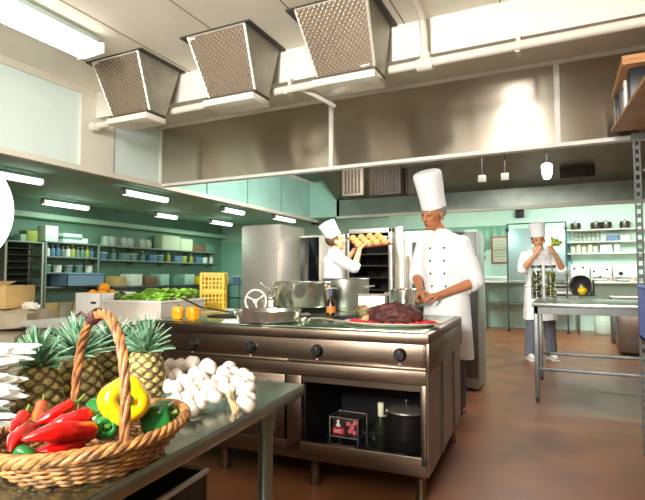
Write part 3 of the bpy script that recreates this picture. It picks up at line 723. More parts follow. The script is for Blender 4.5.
for s in range(4):
    pts = []
    for k in range(180):
        a = 2*math.pi*k/180; ph = a*15+s*math.pi/2; p = oval(a, 1.); n = Vector((math.cos(a), math.sin(a), 0))
        pts.append(p+n*(.0062*math.cos(ph))+Vector((0, 0, .0062*math.sin(ph)+.003)))
    m.tube(pts, .0050, 7, True)
m.build('braided_rim', WK, bk)
def hoop(u):   # u 0..1 near to far
    a = math.pi*u; return Vector((.008+.006*math.sin(a), -BB*.98*math.cos(a)*(1+.08*math.sin(a)), .056+.205*math.sin(a)**.75))
m = MB(); 
for s in range(4):
    pts = []
    for k in range(90):
        u = k/89; p = hoop(u); tg = (hoop(min(1, u+.01))-hoop(max(0, u-.01))).normalized(); sd = Vector((1, 0, 0)); nr = tg.cross(sd).normalized(); ph = u*26+s*math.pi/2
        pts.append(p+sd*(.0048*math.cos(ph))+nr*(.0048*math.sin(ph)))
    m.tube(pts, .0043, 7)
m.build('hoop_handle', mat('wicker_handle', (146, 94, 52), .5, 0, .34, 45, .3, 70), bk)
m = MB()
p0 = hoop(.60)
for k in range(7):
    u = .565+.011*k; p = hoop(u); tg = (hoop(u+.01)-hoop(u-.01)).normalized(); nr = tg.cross(Vector((1, 0, 0)))
    m.tube([p+Vector((1, 0, 0))*.0105*math.cos(a)+nr*.0105*math.sin(a) for a in [2*math.pi*q/14 for q in range(14)]], .0028, 6, True)
m.tube([p0+Vector((.014, 0, 0)), p0+Vector((.022, .006, .006)), p0+Vector((.028, .012, -.004))], .003, 6); m.tube([p0+Vector((-.012, 0, 0)), p0+Vector((-.022, .01, .008)), p0+Vector((-.03, .004, .002))], .003, 6)
m.build('handle_binding', mat('binding_dark', (70, 36, 28), .6), bk)
# ---------------------------------------------------------------- chillies and peppers in the basket
RED = mat('chilli_red', (190, 12, 10), .18, 0, .10, 10, coat=.5); REDO = mat('chilli_orange', (226, 84, 30), .2, 0, .12, 10, coat=.5)
GRN = mat('pepper_green', (28, 110, 44), .18, 0, .15, 9, coat=.5); YEP = mat('pepper_yellow', (246, 196, 12), .2, 0, .04, 9, coat=.4)
def chilli(pts, r, lab, m, stem=True):
    c = sum((Vector(p) for p in pts), Vector())/len(pts); pts = [Vector(p)-c for p in pts]
    t = thing('red_chilli', lab, 'chilli', c, 0, 'red chillies in the basket')
    # smooth spline through the points
    P = []
    n = 14
    for i in range(n+1):
        u = i/n*(len(pts)-1); k = min(int(u), len(pts)-2); f = u-k
        a, b, c2, d = pts[max(0, k-1)], pts[k], pts[k+1], pts[min(len(pts)-1, k+2)]
        P.append(.5*((2*b)+(c2-a)*f+(2*a-5*b+4*c2-d)*f*f+(3*b-a-3*c2+d)*f**3))
    rad = [r*(.55 if i == 0 else (.95+.12*math.sin(i*1.7)*.4) if i < 9 else max(.08, .95*(1-(i-8)/(n-7.5)))) for i in range(n+1)]
    MB().tube(P, rad, 14).build('fruit', m, t, ang=70)
    d = (P[0]-P[1]).normalized()
    MB().tube([P[0]-d*.004, P[0]+d*.003, P[0]+d*.012, P[0]+d*.024+Vector((0, 0, .006))], [r*.62, r*.5, r*.2, r*.22], 10).build('stem', STEMG, t)
ch = [([(94, 431, .84), (70, 431, .80), (45, 434, .77), (21, 440, .75)], .0165, 'longest red chilli lying across the front of the basket', RED),
      ([(91, 414, .88), (75, 419, .86), (58, 424, .845), (40, 430, .83)], .0145, 'red chilli with a bright shine on top of the heap', RED),
      ([(73, 404, .92), (60, 411, .90), (46, 419, .885), (32, 424, .87)], .0125, 'red chilli leaning at the back of the heap by the pineapple', RED),
      ([(42, 404, .94), (39, 413, .91), (34, 423, .87)], .011, 'orange red chilli standing against the smallest pineapple', REDO),
      ([(30, 428, .83), (22, 434, .79), (14, 442, .76), (10, 452, .74)], .0135, 'red chilli at the rim, curving down to the basket end', RED),
      ([(84, 441, .83), (64, 447, .80), (44, 452, .78), (30, 452, .77)], .0125, 'red chilli lowest in the basket, half hidden by the rim', RED),
      ([(24, 415, .90), (17, 424, .87), (10, 432, .84)], .0115, 'red chilli next to the white stalks', RED)]
for pts, r, lab, mm in ch: chilli([pD(*q) for q in pts], r, lab, mm)
def rot_to(dv, roll=0.):
    return (Vector(dv).to_track_quat('Z', 'Y') @ Euler((0, 0, roll)).to_quaternion()).to_euler()
toc = -ray(124, 402); toc.normalize()
yd = (toc+Vector((.10, .05, .0))).normalized()
p = pD(124, 401, .90)
bell(p-yd*.035, .046, .074, 'yellow bell pepper showing its stem beside the basket handle', YEP, mat('stem_dark', (52, 88, 36), .5), rot_to(yd, .5), None, lobes=4, deep=.10)
for px, py, d, r, h, dv, lab in ((158, 417, .945, .03, .062, (.8, .25, .25), 'glossy green pepper at the far end of the basket by the garlic'),
                                 (97, 416, .945, .029, .06, (-.3, .5, .5), 'green pepper behind the hoop handle, next to the chillies'),
                                 (106, 428, .87, .022, .048, (.6, -.5, .3), 'small green pepper low between chillies and yellow pepper'),
                                 (25, 454, .752, .012, .03, (-.6, -.4, .3), 'tiny green pepper at the near end of the basket')):
    dv = Vector(dv).normalized(); bell(pD(px, py, d)-dv*h*.5, r, h, lab, GRN, STEMG, rot_to(dv), 'green peppers in the basket', name='green_pepper')
# ---------------------------------------------------------------- pineapples
EYE1 = mat('pine_eye', (188, 158, 92), .6, 0, .2, 40); EYE2 = mat('pine_green', (134, 136, 78), .6, 0, .2, 40); GROOVE = mat('pine_groove', (100, 74, 46), .8, 0, .2, 60)
LEAFG = mat('pine_leaf', (120, 154, 122), .5, 0, .25, 25); LEAFD = mat('pine_leaf_dark', (86, 128, 96), .5, 0, .2, 25)
def pineapple(loc, r, h, ch_, lab, seed, rz):
    t = thing('pineapple', lab, 'pineapple', loc, rz, 'pineapples on the table'); q = random.Random(seed)
    T = bmesh.new(); NA, NZ = 84, 54; rings = []; K = 8
    ev = {}
    for i in range(NZ+1):
        v = i/NZ; pr = r*(math.sin(math.pi*(.12+.76*v))**.5) * (1 if .0 < v < 1 else .6)
        ring = []
        for k in range(NA):
            a = 2*math.pi*k/NA; s1 = (a/(2*math.pi)*K+v*5.2) % 1; s2 = (-a/(2*math.pi)*K+v*5.2) % 1
            e = (math.sin(math.pi*s1)*math.sin(math.pi*s2))
            ev[(i, k)] = e; tip = max(0, e-.86)*.5
            rr = pr*(1-.10+.12*min(1, e*1.5)-.0*tip)+tip*.03
            ring.append(T.verts.new((rr*math.cos(a), rr*math.sin(a), h*v)))
        rings.append(ring)
    for i in range(NZ):
        for k in range(NA):
            f = T.faces.new((rings[i][k], rings[i][(k+1) % NA], rings[i+1][(k+1) % NA], rings[i+1][k]))
            e = ev[(i, k)]; f.material_index = 2 if e < .28 else (1 if e < .55 or e > .93 else 0)
    T.faces.new(rings[0][::-1]); T.faces.new(rings[-1])
    me = bpy.data.meshes.new('f'); T.to_mesh(me); T.free(); m = MB(); m.bm.from_mesh(me); bpy.data.meshes.remove(me)
    m.build('fruit', [EYE1, EYE2, GROOVE], t, ang=60)
    m = MB(); m2 = MB()
    for k in range(84):
        lev = k/84; a = k*2.39996+q.uniform(-.2, .2); e = R(24+62*lev+q.uniform(-9, 9)); L = ch_*(.78+.42*lev)*q.uniform(.8, 1.12)
        b0 = Vector((r*.28*(1-lev)*math.cos(a), r*.28*(1-lev)*math.sin(a), h-.004+ch_*.30*lev)); d = Vector((math.cos(a)*math.cos(e), math.sin(a)*math.cos(e), math.sin(e)))
        (m if k % 3 else m2).leaf(b0, b0+d*L, ch_*.088, bend=Vector((math.cos(a)*.25, math.sin(a)*.25, -.22))*L*(1-lev*.7), side=Vector((-math.sin(a), math.cos(a), 0)), n=5, cup=.5)
    c = m.build('crown', LEAFG, t, ang=70); m2.build('crown_leaves', LEAFD, c, ang=70)
for (px, d, r, h, c, lab, rz) in ((41, 1.107, .052, .134, .066, 'smallest-crowned pineapple next to the white stalks', .2), (82, 1.235, .053, .138, .076, 'pineapple with the tallest spiky crown, behind the chillies', 1.1),
                                  (112, 1.385, .052, .14, .066, 'pineapple mostly hidden behind the basket hoop handle', 2.3), (147, 1.315, .052, .135, .070, 'pineapple closest to the garlic', 3.7)):
    lat = (px-CX)/F*d; pineapple(LD(lat, d, TT), r, h, c, lab, int(px), rz)
# ---------------------------------------------------------------- garlic strings
GAR = mat('garlic_skin', (212, 200, 184), .55, 0, .05, 24, .15, 40); GART = mat('garlic_stalk', (206, 178, 130), .8, 0, .15, 30)
def garlic(parent, p, r, rr, m):
    """one bulb: lobed body drawn out to a neck"""
    b = MB(); prof = [(0, -.70), (.35, -.72), (.75, -.5), (.98, -.1), (.95, .25), (.7, .6), (.38, .85), (.2, 1.1), (.14, 1.45), (.0, 1.5)]
    T = bmesh.new(); rings = []; n = 24; ph = rr.uniform(0, 6)
    for q, z in prof:
        rings.append([T.verts.new((r*q*(1+.07*abs(math.sin(3*(2*math.pi*k/n)+ph)) if q > .3 else r*q/r)*math.cos(2*math.pi*k/n), r*q*(1+.07*abs(math.sin(3*(2*math.pi*k/n)+ph)) if q > .3 else r*q/r)*math.sin(2*math.pi*k/n), r*z*.92)) for k in range(n)])
    for A, B in zip(rings, rings[1:]):
        for k in range(n): T.faces.new((A[k], A[(k+1) % n], B[(k+1) % n], B[k]))
    bmesh.ops.remove_doubles(T, verts=T.verts[:], dist=1e-5); bmesh.ops.recalc_face_normals(T, faces=T.faces[:])
    b._merge(T); o = b.build('garlic_bulb', m, parent, ang=80); o.location = p; return o
def gpos(px, py): d = 1.125+(412-py)*(.30/44); return pD(px, py, d)
def g_string(lab, pts, tie, seed):
    base = sum((gpos(*q[:2]) for q in pts), Vector())/len(pts); base.z = TT+.001
    t = thing('garlic_string', lab, 'garlic', base, 0); rr = random.Random(seed)
    C = sum((gpos(*q[:2]) for q in pts), Vector())/len(pts)
    for px, py, w in pts:
        p = gpos(px, py); r = w/500*(p-Vector((0, 0, H))).length*.5
        p.z = max(p.z, TT+.002+r*.75)
        o = garlic(t, p-base, r, rr, GAR)
        dv = (C-p)*.8+Vector((rr.uniform(-.05, .05), rr.uniform(-.0, .12), rr.uniform(.0, .05))); o.rotation_euler = rot_to(dv.normalized(), rr.uniform(0, 6))
        # keep the lowest point on the table
    m = MB()
    for k in range(5):
        a = [Vector(gpos(*q))-base+Vector((rr.uniform(-.008, .008), rr.uniform(-.008, .008), rr.uniform(-.004, .006))) for q in tie]
        m.tube(a, [.005]*(len(a)-1)+[.0035], 7)
    m.build('dried_stalks', GART, t); return t
cr = lambda x, y, w: (160+x/3.79, 310+y/3.79, w)
g_string('big heap of tied white garlic bulbs beside the pineapple', [cr(*q) for q in (
    (40, 215, 15), (78, 212, 14), (122, 206, 16), (182, 224, 20), (32, 262, 15), (62, 252, 15), (95, 280, 19), (30, 290, 14), (150, 252, 14), (128, 240, 14), (148, 290, 15), (188, 290, 16), (160, 270, 15), (205, 300, 14),
    (130, 325, 16), (158, 335, 14), (200, 325, 15), (40, 360, 15), (75, 372, 15), (105, 368, 17), (120, 385, 14), (62, 340, 13), (100, 335, 14), (148, 362, 14), (180, 312, 14), (40, 385, 13), (12, 240, 13), (215, 270, 13), (60, 295, 14), (120, 300, 14), (210, 335, 13))],
    [(190, 385), (200, 392), (203, 398)], 5)
g_string('short string of garlic bulbs with dried stalks at the table edge side', [cr(*q) for q in (
    (262, 222, 14), (240, 240, 15), (238, 272, 15), (258, 258, 14), (284, 240, 13), (245, 300, 16), (228, 295, 12), (315, 248, 14), (335, 262, 14), (300, 292, 17), (338, 300, 15), (325, 325, 13), (318, 350, 15), (342, 338, 13), (332, 364, 15), (265, 300, 12), (290, 268, 13), (318, 278, 13))],
    [(230, 396), (233, 403), (236, 411), (234, 418)], 9)
# ---------------------------------------------------------------- white stalks at the frame edge
WV = mat('white_stalk', (244, 242, 234), .5, 0, .03, 20); 
base = LD(-.70, .985, TT+.001); t = thing('stalk_bundle', 'pile of long white vegetable stalks beside the smallest pineapple', 'vegetable', base, YAW)
q = random.Random(4)
for lv in range(12):
    for k in range(5):
        z = .009+.0158*lv; y = -.045+.0205*k+(.008 if lv % 2 else 0); L = q.uniform(.066, .10)+.010*math.sin(lv*1.3); dz = q.uniform(-.006, .006)
        MB().tube([(-.2, y, z), (-.05, y+q.uniform(-.003, .003), z), (L*.5, y, z+dz*.3), (L, y+q.uniform(-.006, .006), max(.004, z+dz)), (L+.018, y+q.uniform(-.008, .008), max(.003, z+dz*1.8))], [.009, .009, .0085, .006, .0015], 8).build('stalk', WV, t)
m = MB()
for x in (-.02, .012): m.tube([(x, -.062, .002), (x, -.06, .09), (x, -.05, .178), (x, .0, .183), (x, .055, .178), (x, .062, .09), (x, .058, .002)], .002, 6)
m.build('twine', mat('twine_grey', (120, 116, 108), .8), t)
# ---------------------------------------------------------------- herbs behind the pineapples
HERB = mat('herb', (58, 128, 62), .6, 0, .3, 30); HERBD = mat('herb_dark', (30, 84, 46), .6, 0, .3, 30)
def herb(p, h, w, lab, seed):
    t = thing('herb_bunch', lab, 'herbs', p, 0, 'leafy herb bunches'); q = random.Random(seed); st = MB(); lf = MB()
    for k in range(46):
        a = q.uniform(0, 6.283); e = q.uniform(0, 1)**.6; tip = Vector((w*e*math.cos(a), w*e*math.sin(a), h*q.uniform(.55, 1)*(1-.25*e)))
        st.tube([(.012*math.cos(a), .012*math.sin(a), 0), tip*.5+Vector((0, 0, h*.08)), tip], [.0022, .0018, .001], 5)
        for j in range(7):
            d = Vector((q.uniform(-1, 1), q.uniform(-1, 1), q.uniform(-.4, .9))).normalized(); b0 = tip-Vector((0, 0, .01*j*.4)); lf.leaf(b0, b0+d*q.uniform(.014, .03), .008, n=3, cup=q.uniform(.2, .8), mi=j % 2)
    st.build('stems', HERBD, t); lf.build('leaves', [HERB, HERBD], t, ang=80)
herb(LD((48-CX)/F*1.52, 1.52, TT), .165, .075, 'leafy green herbs behind the smallest pineapple', 3)
herb(LD((131-CX)/F*1.55, 1.55, TT), .19, .06, 'leafy green herbs behind the hoop handle, in front of the bin', 8)
herb(LD((84-CX)/F*1.56, 1.56, TT), .15, .06, 'leafy green herbs hidden behind the tallest pineapple crown', 12)
p = LD((92-CX)/F*1.66, 1.66, TT)
# white fruit box beside the bin
t = thing('fruit_box', 'white box with a dark hand slot, heaped with oranges beside the bin', 'box', BMx @ Vector((-.652, -.015, 0)), R(4))
WBX = mat('white_box', (246, 244, 238), .6, 0, .02, 8); m = MB(); w, dd, hh = .125, .36, .185
m.bx(-w, w, 0, dd, 0, .012); m.bx(-w, w, 0, .012, 0, hh, .003); m.bx(-w, w, dd-.012, dd, 0, hh, .003); m.bx(-w, -w+.012, 0, dd, 0, hh, .003); m.bx(w-.012, w, 0, dd, 0, hh, .003); m.bx(-w+.012, w-.012, .012, dd-.012, .10, .112)
m.build('box_body', WBX, t)
MB().box((.055, .0, .115), (.05, .004, .016), None, .0015).build('hand_slot', mat('slot_dark', (60, 52, 46), .8), t)
# ---------------------------------------------------------------- sacks and box at the frame edge
def sack(p, lab, rz, dims=(.62, .42, .155)):
    t = thing('paper_sack', lab, 'sack', p, rz, 'stacked paper sacks'); T = bmesh.new(); bmesh.ops.create_cube(T, size=1)
    bmesh.ops.subdivide_edges(T, edges=T.edges[:], cuts=7, use_grid_fill=True)
    for v in T.verts:
        x, y, z = v.co*2; f = (1-.28*abs(x)**4-.22*abs(y)**4)
        v.co = Vector((x*dims[0]/2*(1+.02*math.sin(5*y)), y*dims[1]/2*(1+.02*math.sin(6*x+rz*9)), dims[2]/2+z*dims[2]/2*f+(.006*math.sin(9*x+4*y+rz*20) if z > 0 else 0)))
    m = MB(); m._merge(T); m.build('sack_body', SACKM, t, ang=60)
    m = MB()
    for s in (-1, 1): m.tube([(s*dims[0]*.485, -dims[1]*.36, dims[2]*.5), (s*dims[0]*.49, 0, dims[2]*.52), (s*dims[0]*.485, dims[1]*.36, dims[2]*.5)], .006, 6)
    m.build('stitched_end', CARD, t)
sp = atD(6, 340, 3.75)
t = thing('pallet', 'wooden pallet under the stacked sacks', 'pallet', (sp.x-.12, sp.y, 0), R(25))
m = MB()
for k in range(6): m.bx(-.4, .4, -.36+.12*k, -.27+.12*k, .10, .122)
m.build('deck', WOOD, t)
m = MB()
for x in (-.36, 0, .36): m.bx(x-.045, x+.045, -.36, .33, 0, .10)
m.build('bearer', WOOD, t)
for k, lab in enumerate(('paper sack at the very bottom of the stack near the frame edge', 'paper sack second from the bottom of the stack', 'paper sack third in the stack', 'paper sack second from the top of the stack, below the topmost', 'topmost grey paper sack under the cardboard box')):
    sack((sp.x-.12+.02*math.sin(k*2), sp.y+.015*math.cos(k*3), .123+.157*k), lab, R(25+4*math.sin(k*1.7)))
zt = .123+.157*4+.158
t = thing('cardboard_box', 'tan cardboard box on top of the paper sacks', 'box', (sp.x-.16, sp.y-.02, zt), R(20))
m = MB(); m.bx(-.24, .24, -.16, .16, 0, .17, .004); m.build('box_body', CARD, t)
m = MB(); m.bx(-.242, .242, -.025, .025, .1695, .1715); m.build('tape', mat('tape', (206, 186, 140), .3), t)
m = MB(); m.poly([(-.24, -.16, .17), (.24, -.16, .17), (.24, -.05, .20), (-.24, -.05, .20), (-.24, -.16, .173), (.24, -.16, .173), (.24, -.052, .203), (-.24, -.052, .203)], [(0, 1, 2, 3), (4, 5, 6, 7), (0, 1, 5, 4), (2, 3, 7, 6)]); m.build('flap', CARD, t)
t = thing('crumpled_paper', 'crumpled white paper lying on the topmost sack', 'paper', (sp.x+.14, sp.y+.09, zt-.012), 0)
T = bmesh.new(); bmesh.ops.create_icosphere(T, subdivisions=3, radius=1)
for v in T.verts: n = v.co.copy(); v.co = Vector((n.x*.08, n.y*.05, max(0, n.z*.035+.02)))*(1+.35*noise.noise(n*2.7))
m = MB(); m._merge(T); m.build('paper', mat('paper_white', (232, 226, 210), .9), t, ang=10)
# ================================================================ PEOPLE
def remesh(mb, voxel, smooth=3):
    me = bpy.data.meshes.new('rm'); mb.bm.to_mesh(me); mb.bm.free()
    o = bpy.data.objects.new('rm', me); COL.objects.link(o)
    md = o.modifiers.new('r', 'REMESH'); md.mode = 'VOXEL'; md.voxel_size = voxel; md.use_smooth_shade = True
    sm = o.modifiers.new('s', 'SMOOTH'); sm.iterations = smooth; sm.factor = .5
    bpy.context.view_layer.update()
    out = bpy.data.meshes.new_from_object(o.evaluated_get(bpy.context.evaluated_depsgraph_get()))
    bpy.data.objects.remove(o); bpy.data.meshes.remove(me); return out
def from_mesh(name, me, mats, parent):
    me.name = name; me.materials.clear()
    for m in mats: me.materials.append(m)
    me.polygons.foreach_set('use_smooth', [True]*len(me.polygons))
    o = bpy.data.objects.new(name, me); COL.objects.link(o); o.parent = parent; return o
def V(*a): return Vector(a)
def hand(m, wr, fwd, nrm, curl, thumb_side, s=1., spread=1.):
    fwd = fwd.normalized(); side = fwd.cross(nrm).normalized(); nrm = side.cross(fwd).normalized()
    M = Matrix((side, fwd, nrm)).transposed()
    m.ell(wr+fwd*.045*s, (.040*s, .052*s, .017*s), M)
    for i, (L, off) in enumerate(((.068, -1.5), (.077, -.5), (.072, .5), (.056, 1.5))):
        b = wr+fwd*(.082-.004*abs(off))*s+side*off*.0205*s*spread; d = fwd.copy(); pts = [wr+fwd*.05*s+side*off*.016*s, b]
        for j, f in enumerate((.45, .32, .23)):
            c = curl[j] if isinstance(curl, (list, tuple)) else curl
            d = (Matrix.Rotation(c, 3, side) @ d)
            pts.append(pts[-1]+d*L*s*f)
        m.tube(pts, [.010*s, .0095*s, .009*s, .008*s, .0065*s], 8); m.ell(pts[-1], (.0065*s,)*3, seg=8)
    tb = wr+fwd*.022*s+side*thumb_side*.03*s; d1 = (fwd*.62+side*thumb_side*.75+nrm*.35).normalized(); d2 = (fwd*.9+side*thumb_side*.15+nrm*.45).normalized()
    pts = [wr+fwd*.02*s, tb, tb+d1*.035*s, tb+d1*.035*s+d2*.03*s, tb+d1*.035*s+d2*.052*s]
    m.tube(pts, [.012*s, .0135*s, .0115*s, .010*s, .007*s], 8); m.ell(pts[-1], (.007*s,)*3, seg=8)
def person(label, loc, rz, P):
    t = thing('person', label, 'person', loc, rz)
    g = P.get
    sh = g('sh', .185); zs = g('zs', 1.44); zh = .93*g('k', 1.); lean = g('lean', V(0, 0, 0))
    SHL, SHR = V(sh, 0, zs-.022)+lean, V(-sh, 0, zs-.022)+lean
    hips = [V(.088, 0, zh-.03), V(-.088, 0, zh-.03)]
    feet = g('feet', [V(.12, 0, .075), V(-.12, .0, .075)])
    HC = g('head'); HM = g('headrot').to_matrix(); hs = g('hs', 1.)
    hp = lambda x, y, z: HC+HM @ V(x*hs, y*hs, z*hs)
    m = MB()
    spine = [V(0, .0, zh-.10), V(0, .0, zh+.02), V(0, -.005, zh+.16)+lean*.35, V(0, -.01, zh+.32)+lean*.7, V(0, 0, zs-.03)+lean, V(0, .005, zs+.035)+lean]
    m.tube(spine, [.09, .10, .095, .105, .10, .05], 20, flat=1.5)
    m.tube([V(0, .01, zs)+lean, V(0, .008, zs+.06)+lean, hp(0, .012, -.06)], [.062, .054, .052], 16)
    m.tube([SHL, V(0, 0, zs+.02)+lean, SHR], [.055, .062, .055], 12)
    for S, E_, W_, hd in ((SHL, P['el'], P['wl'], P['hl']), (SHR, P['er'], P['wr'], P['hr'])):
        m.tube([S, S.lerp(E_, .5), E_], [.052, .047, .039], 14); m.ell(E_, (.04,)*3, seg=12); m.ell(S, (.056,)*3, seg=12)
        m.tube([E_, E_.lerp(W_, .3), W_, W_+(W_-E_).normalized()*.02], [.039, .041, .027, .026], 14)
        hand(m, W_, *hd)
    for hpv, ft in zip(hips, feet):
        kn = hpv.lerp(ft, .5)+V(0, -.02, 0)
        m.tube([hpv+V(0, 0, .02), hpv.lerp(kn, .5), kn, kn.lerp(ft, .4)+V(0, .01, 0), ft], [.082, .074, .052, .052, .036], 14)
        m.tube([ft+V(0, .03, -.03), ft+V(0, -.05, -.04), ft+V(0, -.14, -.05)], [.036, .034, .022], 10)
    # head
    sc = lambda r: tuple(k*hs for k in r)
    m.ell(hp(0, .012, .045), sc((.077, .097, .085)), HM, 24); m.ell(hp(0, -.022, -.025), sc((.062, .070, .088)), HM, 24)
    m.ell(hp(0, -.06, -.088), sc((.03, .028, .024)), HM); m.ell(hp(0, -.072, .034), sc((.056, .022, .016)), HM)
    m.tube([hp(0, -.088, .030), hp(0, -.104, .002), hp(0, -.113, -.018), hp(0, -.092, -.030)], [.010*hs, .012*hs, .0165*hs, .012*hs], 10)
    for s in (-1, 1):
        m.ell(hp(s*.014, -.096, -.024), sc((.010, .012, .009)), HM, 10); m.ell(hp(s*.080, .012, -.005), sc((.010, .024, .033)), HM @ Euler((0, 0, s*.25)).to_matrix(), 12)
        m.ell(hp(s*.040, -.062, -.012), sc((.024, .024, .022)), HM, 12); m.ell(hp(s*.031, -.0835, .014), sc((.014, .0095, .0095)), HM, 10)
    m.ell(hp(0, -.088, -.052), sc((.026, .011, .008)), HM, 12); m.ell(hp(0, -.085, -.064), sc((.022, .011, .008)), HM, 12)
    me = remesh(m, g('voxel', .0062), 2)
    eyes = [hp(s*.031, -.092, .014) for s in (-1, 1)]; brow = [hp(s*x, -.092+.35*x*x*8, .040) for s in (-1, 1) for x in (.02, .031, .042)]; lips = [hp(x, -.098, -.057) for x in (-.014, 0, .014)]
    skin_m = g('skin', SKIN)
    for m_ in (skin_m, EYE, LIP, g('hairm', HAIRM)): me.materials.append(m_)
    for p in me.polygons:
        c = p.center
        if (c-HC).length > .16*hs: p.material_index = 0; continue
        k = 0
        if any((c-e).length < .0098*hs for e in eyes): k = 1
        elif any((c-e).length < .0095*hs for e in lips): k = 2
        elif any((c-e).length < .0085*hs for e in brow): k = 3
        p.material_index = k
    idx = [p.material_index for p in me.polygons]
    bo = from_mesh('body', me, (skin_m, EYE, LIP, g('hairm', HAIRM)), t)
    me.polygons.foreach_set('material_index', idx)
    # hair: cap over the back and sides below the hat
    m = MB(); m.ell(hp(0, .022, .040), sc((.082, .097, .086)), HM, 24)
    T = m.bm; MI = HM.inverted()
    kill = []
    for v in T.verts:
        q = MI @ (v.co-HC)/hs
        if q.y < -.032 or q.z < -.052 or (q.y < .012 and q.z < .012): kill.append(v)
    bmesh.ops.delete(T, geom=kill, context='VERTS'); 
    bmesh.ops.solidify(T, geom=T.faces[:], thickness=-.006); m.build('hair', g('hairm', HAIRM), t, ang=80)
    # jacket
    m = MB(); jl = g('jl', .80)
    sp2 = [V(0, .0, jl), V(0, .0, zh+.02), V(0, -.008, zh+.16)+lean*.35, V(0, -.012, zh+.32)+lean*.7, V(0, 0, zs-.03)+lean, V(0, .004, zs+.04)+lean]
    m.tube(sp2, [.135, .128, .124, .130, .122, .066], 24, flat=1.46)
    m.tube([SHL+V(.004, 0, .0), V(0, .005, zs+.03)+lean, SHR+V(-.004, 0, .0)], [.062, .074, .062], 14)
    for S, E_, W_ in ((SHL, P['el'], P['wl']), (SHR, P['er'], P['wr'])):
        e = E_+(W_-E_)*g('cuff', .12); m.tube([S, S.lerp(E_, .45)+V(0, 0, -.006), E_.lerp(S, .08), e], [.069, .072, .066, .062], 16); m.ell(S, (.070,)*3, seg=14); m.ell(E_, (.062,)*3, seg=12)
    me = remesh(m, .009, 4)
    for v in me.vertices:      # soft creases
        c = v.co; n = noise.noise(c*9+V(*loc)*3)*.006+noise.noise(V(c.x*22, c.y*22, c.z*9))*.004; v.co = c+v.normal*n
    jk = from_mesh('jacket', me, [CLOTH], t)
    m = MB(); m.lathe([(.066, -.01), (.074, -.01), (.070, .05), (.063, .052), (.060, .02)], V(0, -.004, zs+.045)+lean, 24, (R(-8), 0, 0), sq=(1.1, 1)); m.build('collar', CLOTH, t)
    for S, E_, W_ in ((SHL, P['el'], P['wl']), (SHR, P['er'], P['wr'])):
        d = (W_-E_).normalized(); e = E_+(W_-E_)*g('cuff', .12); MB().tube([e-d*.018, e-d*.012, e+d*.018, e+d*.022], [.060, .068, .067, .058], 18).build('rolled_cuff', CLOTH, t)
    # buttons and the edge of the front flap
    if g('buttons', True):
        bvh = None
        from mathutils.bvhtree import BVHTree
        bvh = BVHTree.FromPolygons([v.co for v in jk.data.vertices], [p.vertices[:] for p in jk.data.polygons])
        for s in (-1, 1):
            for k in range(4):
                o_ = V(s*.062+lean.x*.6, -.6, zs-.06-.105*k); h = bvh.ray_cast(o_, V(0, 1, 0))
                if h[0]: MB().ell((0, 0, 0), (.0095, .005, .0095), seg=10).build('button', mat('button_dark', (58, 50, 56), .4), t, loc=h[0]+V(0, -.002, 0))
        pts = []
        for k in range(12):
            h = bvh.ray_cast(V(.082+lean.x*.6, -.6, zs-.02-.045*k), V(0, 1, 0))
            if h[0]: pts.append(h[0]+V(0, -.001, 0))
        if len(pts) > 3: MB().tube(pts, .0035, 6).build('front_flap_edge', CLOTH, t)
    # trousers
    m = MB(); m.tube([V(0, 0, zh-.12), V(0, 0, zh-.02), V(0, 0, zh+.06)], [.105, .115, .108], 20, flat=1.4)
    for hpv, ft in zip(hips, feet):
        kn = hpv.lerp(ft, .5)+V(0, -.02, 0); m.tube([hpv+V(0, 0, .02), hpv.lerp(kn, .5), kn, kn.lerp(ft, .5)+V(0, .01, 0), ft+V(0, .005, -.015)], [.098, .092, .078, .076, .074], 16)
    me = remesh(m, .011, 3)
    for v in me.vertices: c = v.co; v.co = c+v.normal*noise.noise(V(c.x*10, c.y*10, c.z*14)+V(*loc))*.006
    from_mesh('trousers', me, [g('trm', TROUSER)], t)
    for ft in feet:
        m = MB(); T = bmesh.new(); bmesh.ops.create_uvsphere(T, u_segments=20, v_segments=12, radius=1)
        for v in T.verts:
            n = v.co.copy(); y = n.y; hgt = .050+.028*max(0, y); v.co = V(n.x*(.043+.006*max(0, -y)), y*.135-.045, max(-.042, n.z*hgt)-.02)
        T.transform(Matrix.Translation(ft+V(0, 0, -.012))); m._merge(T); sh_ = m.build('shoe', g('shoem', SHOEB), t, ang=60)
        MB().bx(ft.x-.047, ft.x+.047, ft.y-.185, ft.y+.09, .0, .014, .006).build('sole', BLACK if g('shoem', SHOEB) != SHOEW else SHOEW, sh_)
    # apron
    if g('apron', True):
        za, zb = zh+.10, g('za', .50); m = MB(); T = bmesh.new(); n = 64; rows = []
        for i in range(15):
            u = i/14; z = za+(zb-za)*u; row = []
            for k in range(n):
                a = 2*math.pi*k/n; w = 1+(.022+.04*u)*math.sin(a*7+u*2)*u+.02*u*math.sin(a*3+1)
                row.append(T.verts.new((w*(.192+.022*u)*math.cos(a)+lean.x*.2*(1-u), w*(.148+.03*u)*math.sin(a)-.004, z+.006*math.sin(a*5)*u)))
            rows.append(row)
        for A, B in zip(rows, rows[1:]):
            for k in range(n): T.faces.new((A[k], A[(k+1) % n], B[(k+1) % n], B[k]))
        bmesh.ops.recalc_face_normals(T, faces=T.faces[:]); bmesh.ops.solidify(T, geom=T.faces[:], thickness=.004); m._merge(T); ap = m.build('apron', CLOTH, t, ang=80)
        MB().tube([(.197*math.cos(a), .152*math.sin(a)-.004, za-.015) for a in [2*math.pi*k/40 for k in range(40)]], .010, 6, True, flat=1.6).build('apron_tie', CLOTH, ap)
    # tall pleated hat
    hh = g('hath', .27); r0 = .094*hs; m = MB()
    off = HM @ V(0, .012*hs, .062*hs); hr = HM @ g('hattilt', Euler((0, 0, 0))).to_matrix()
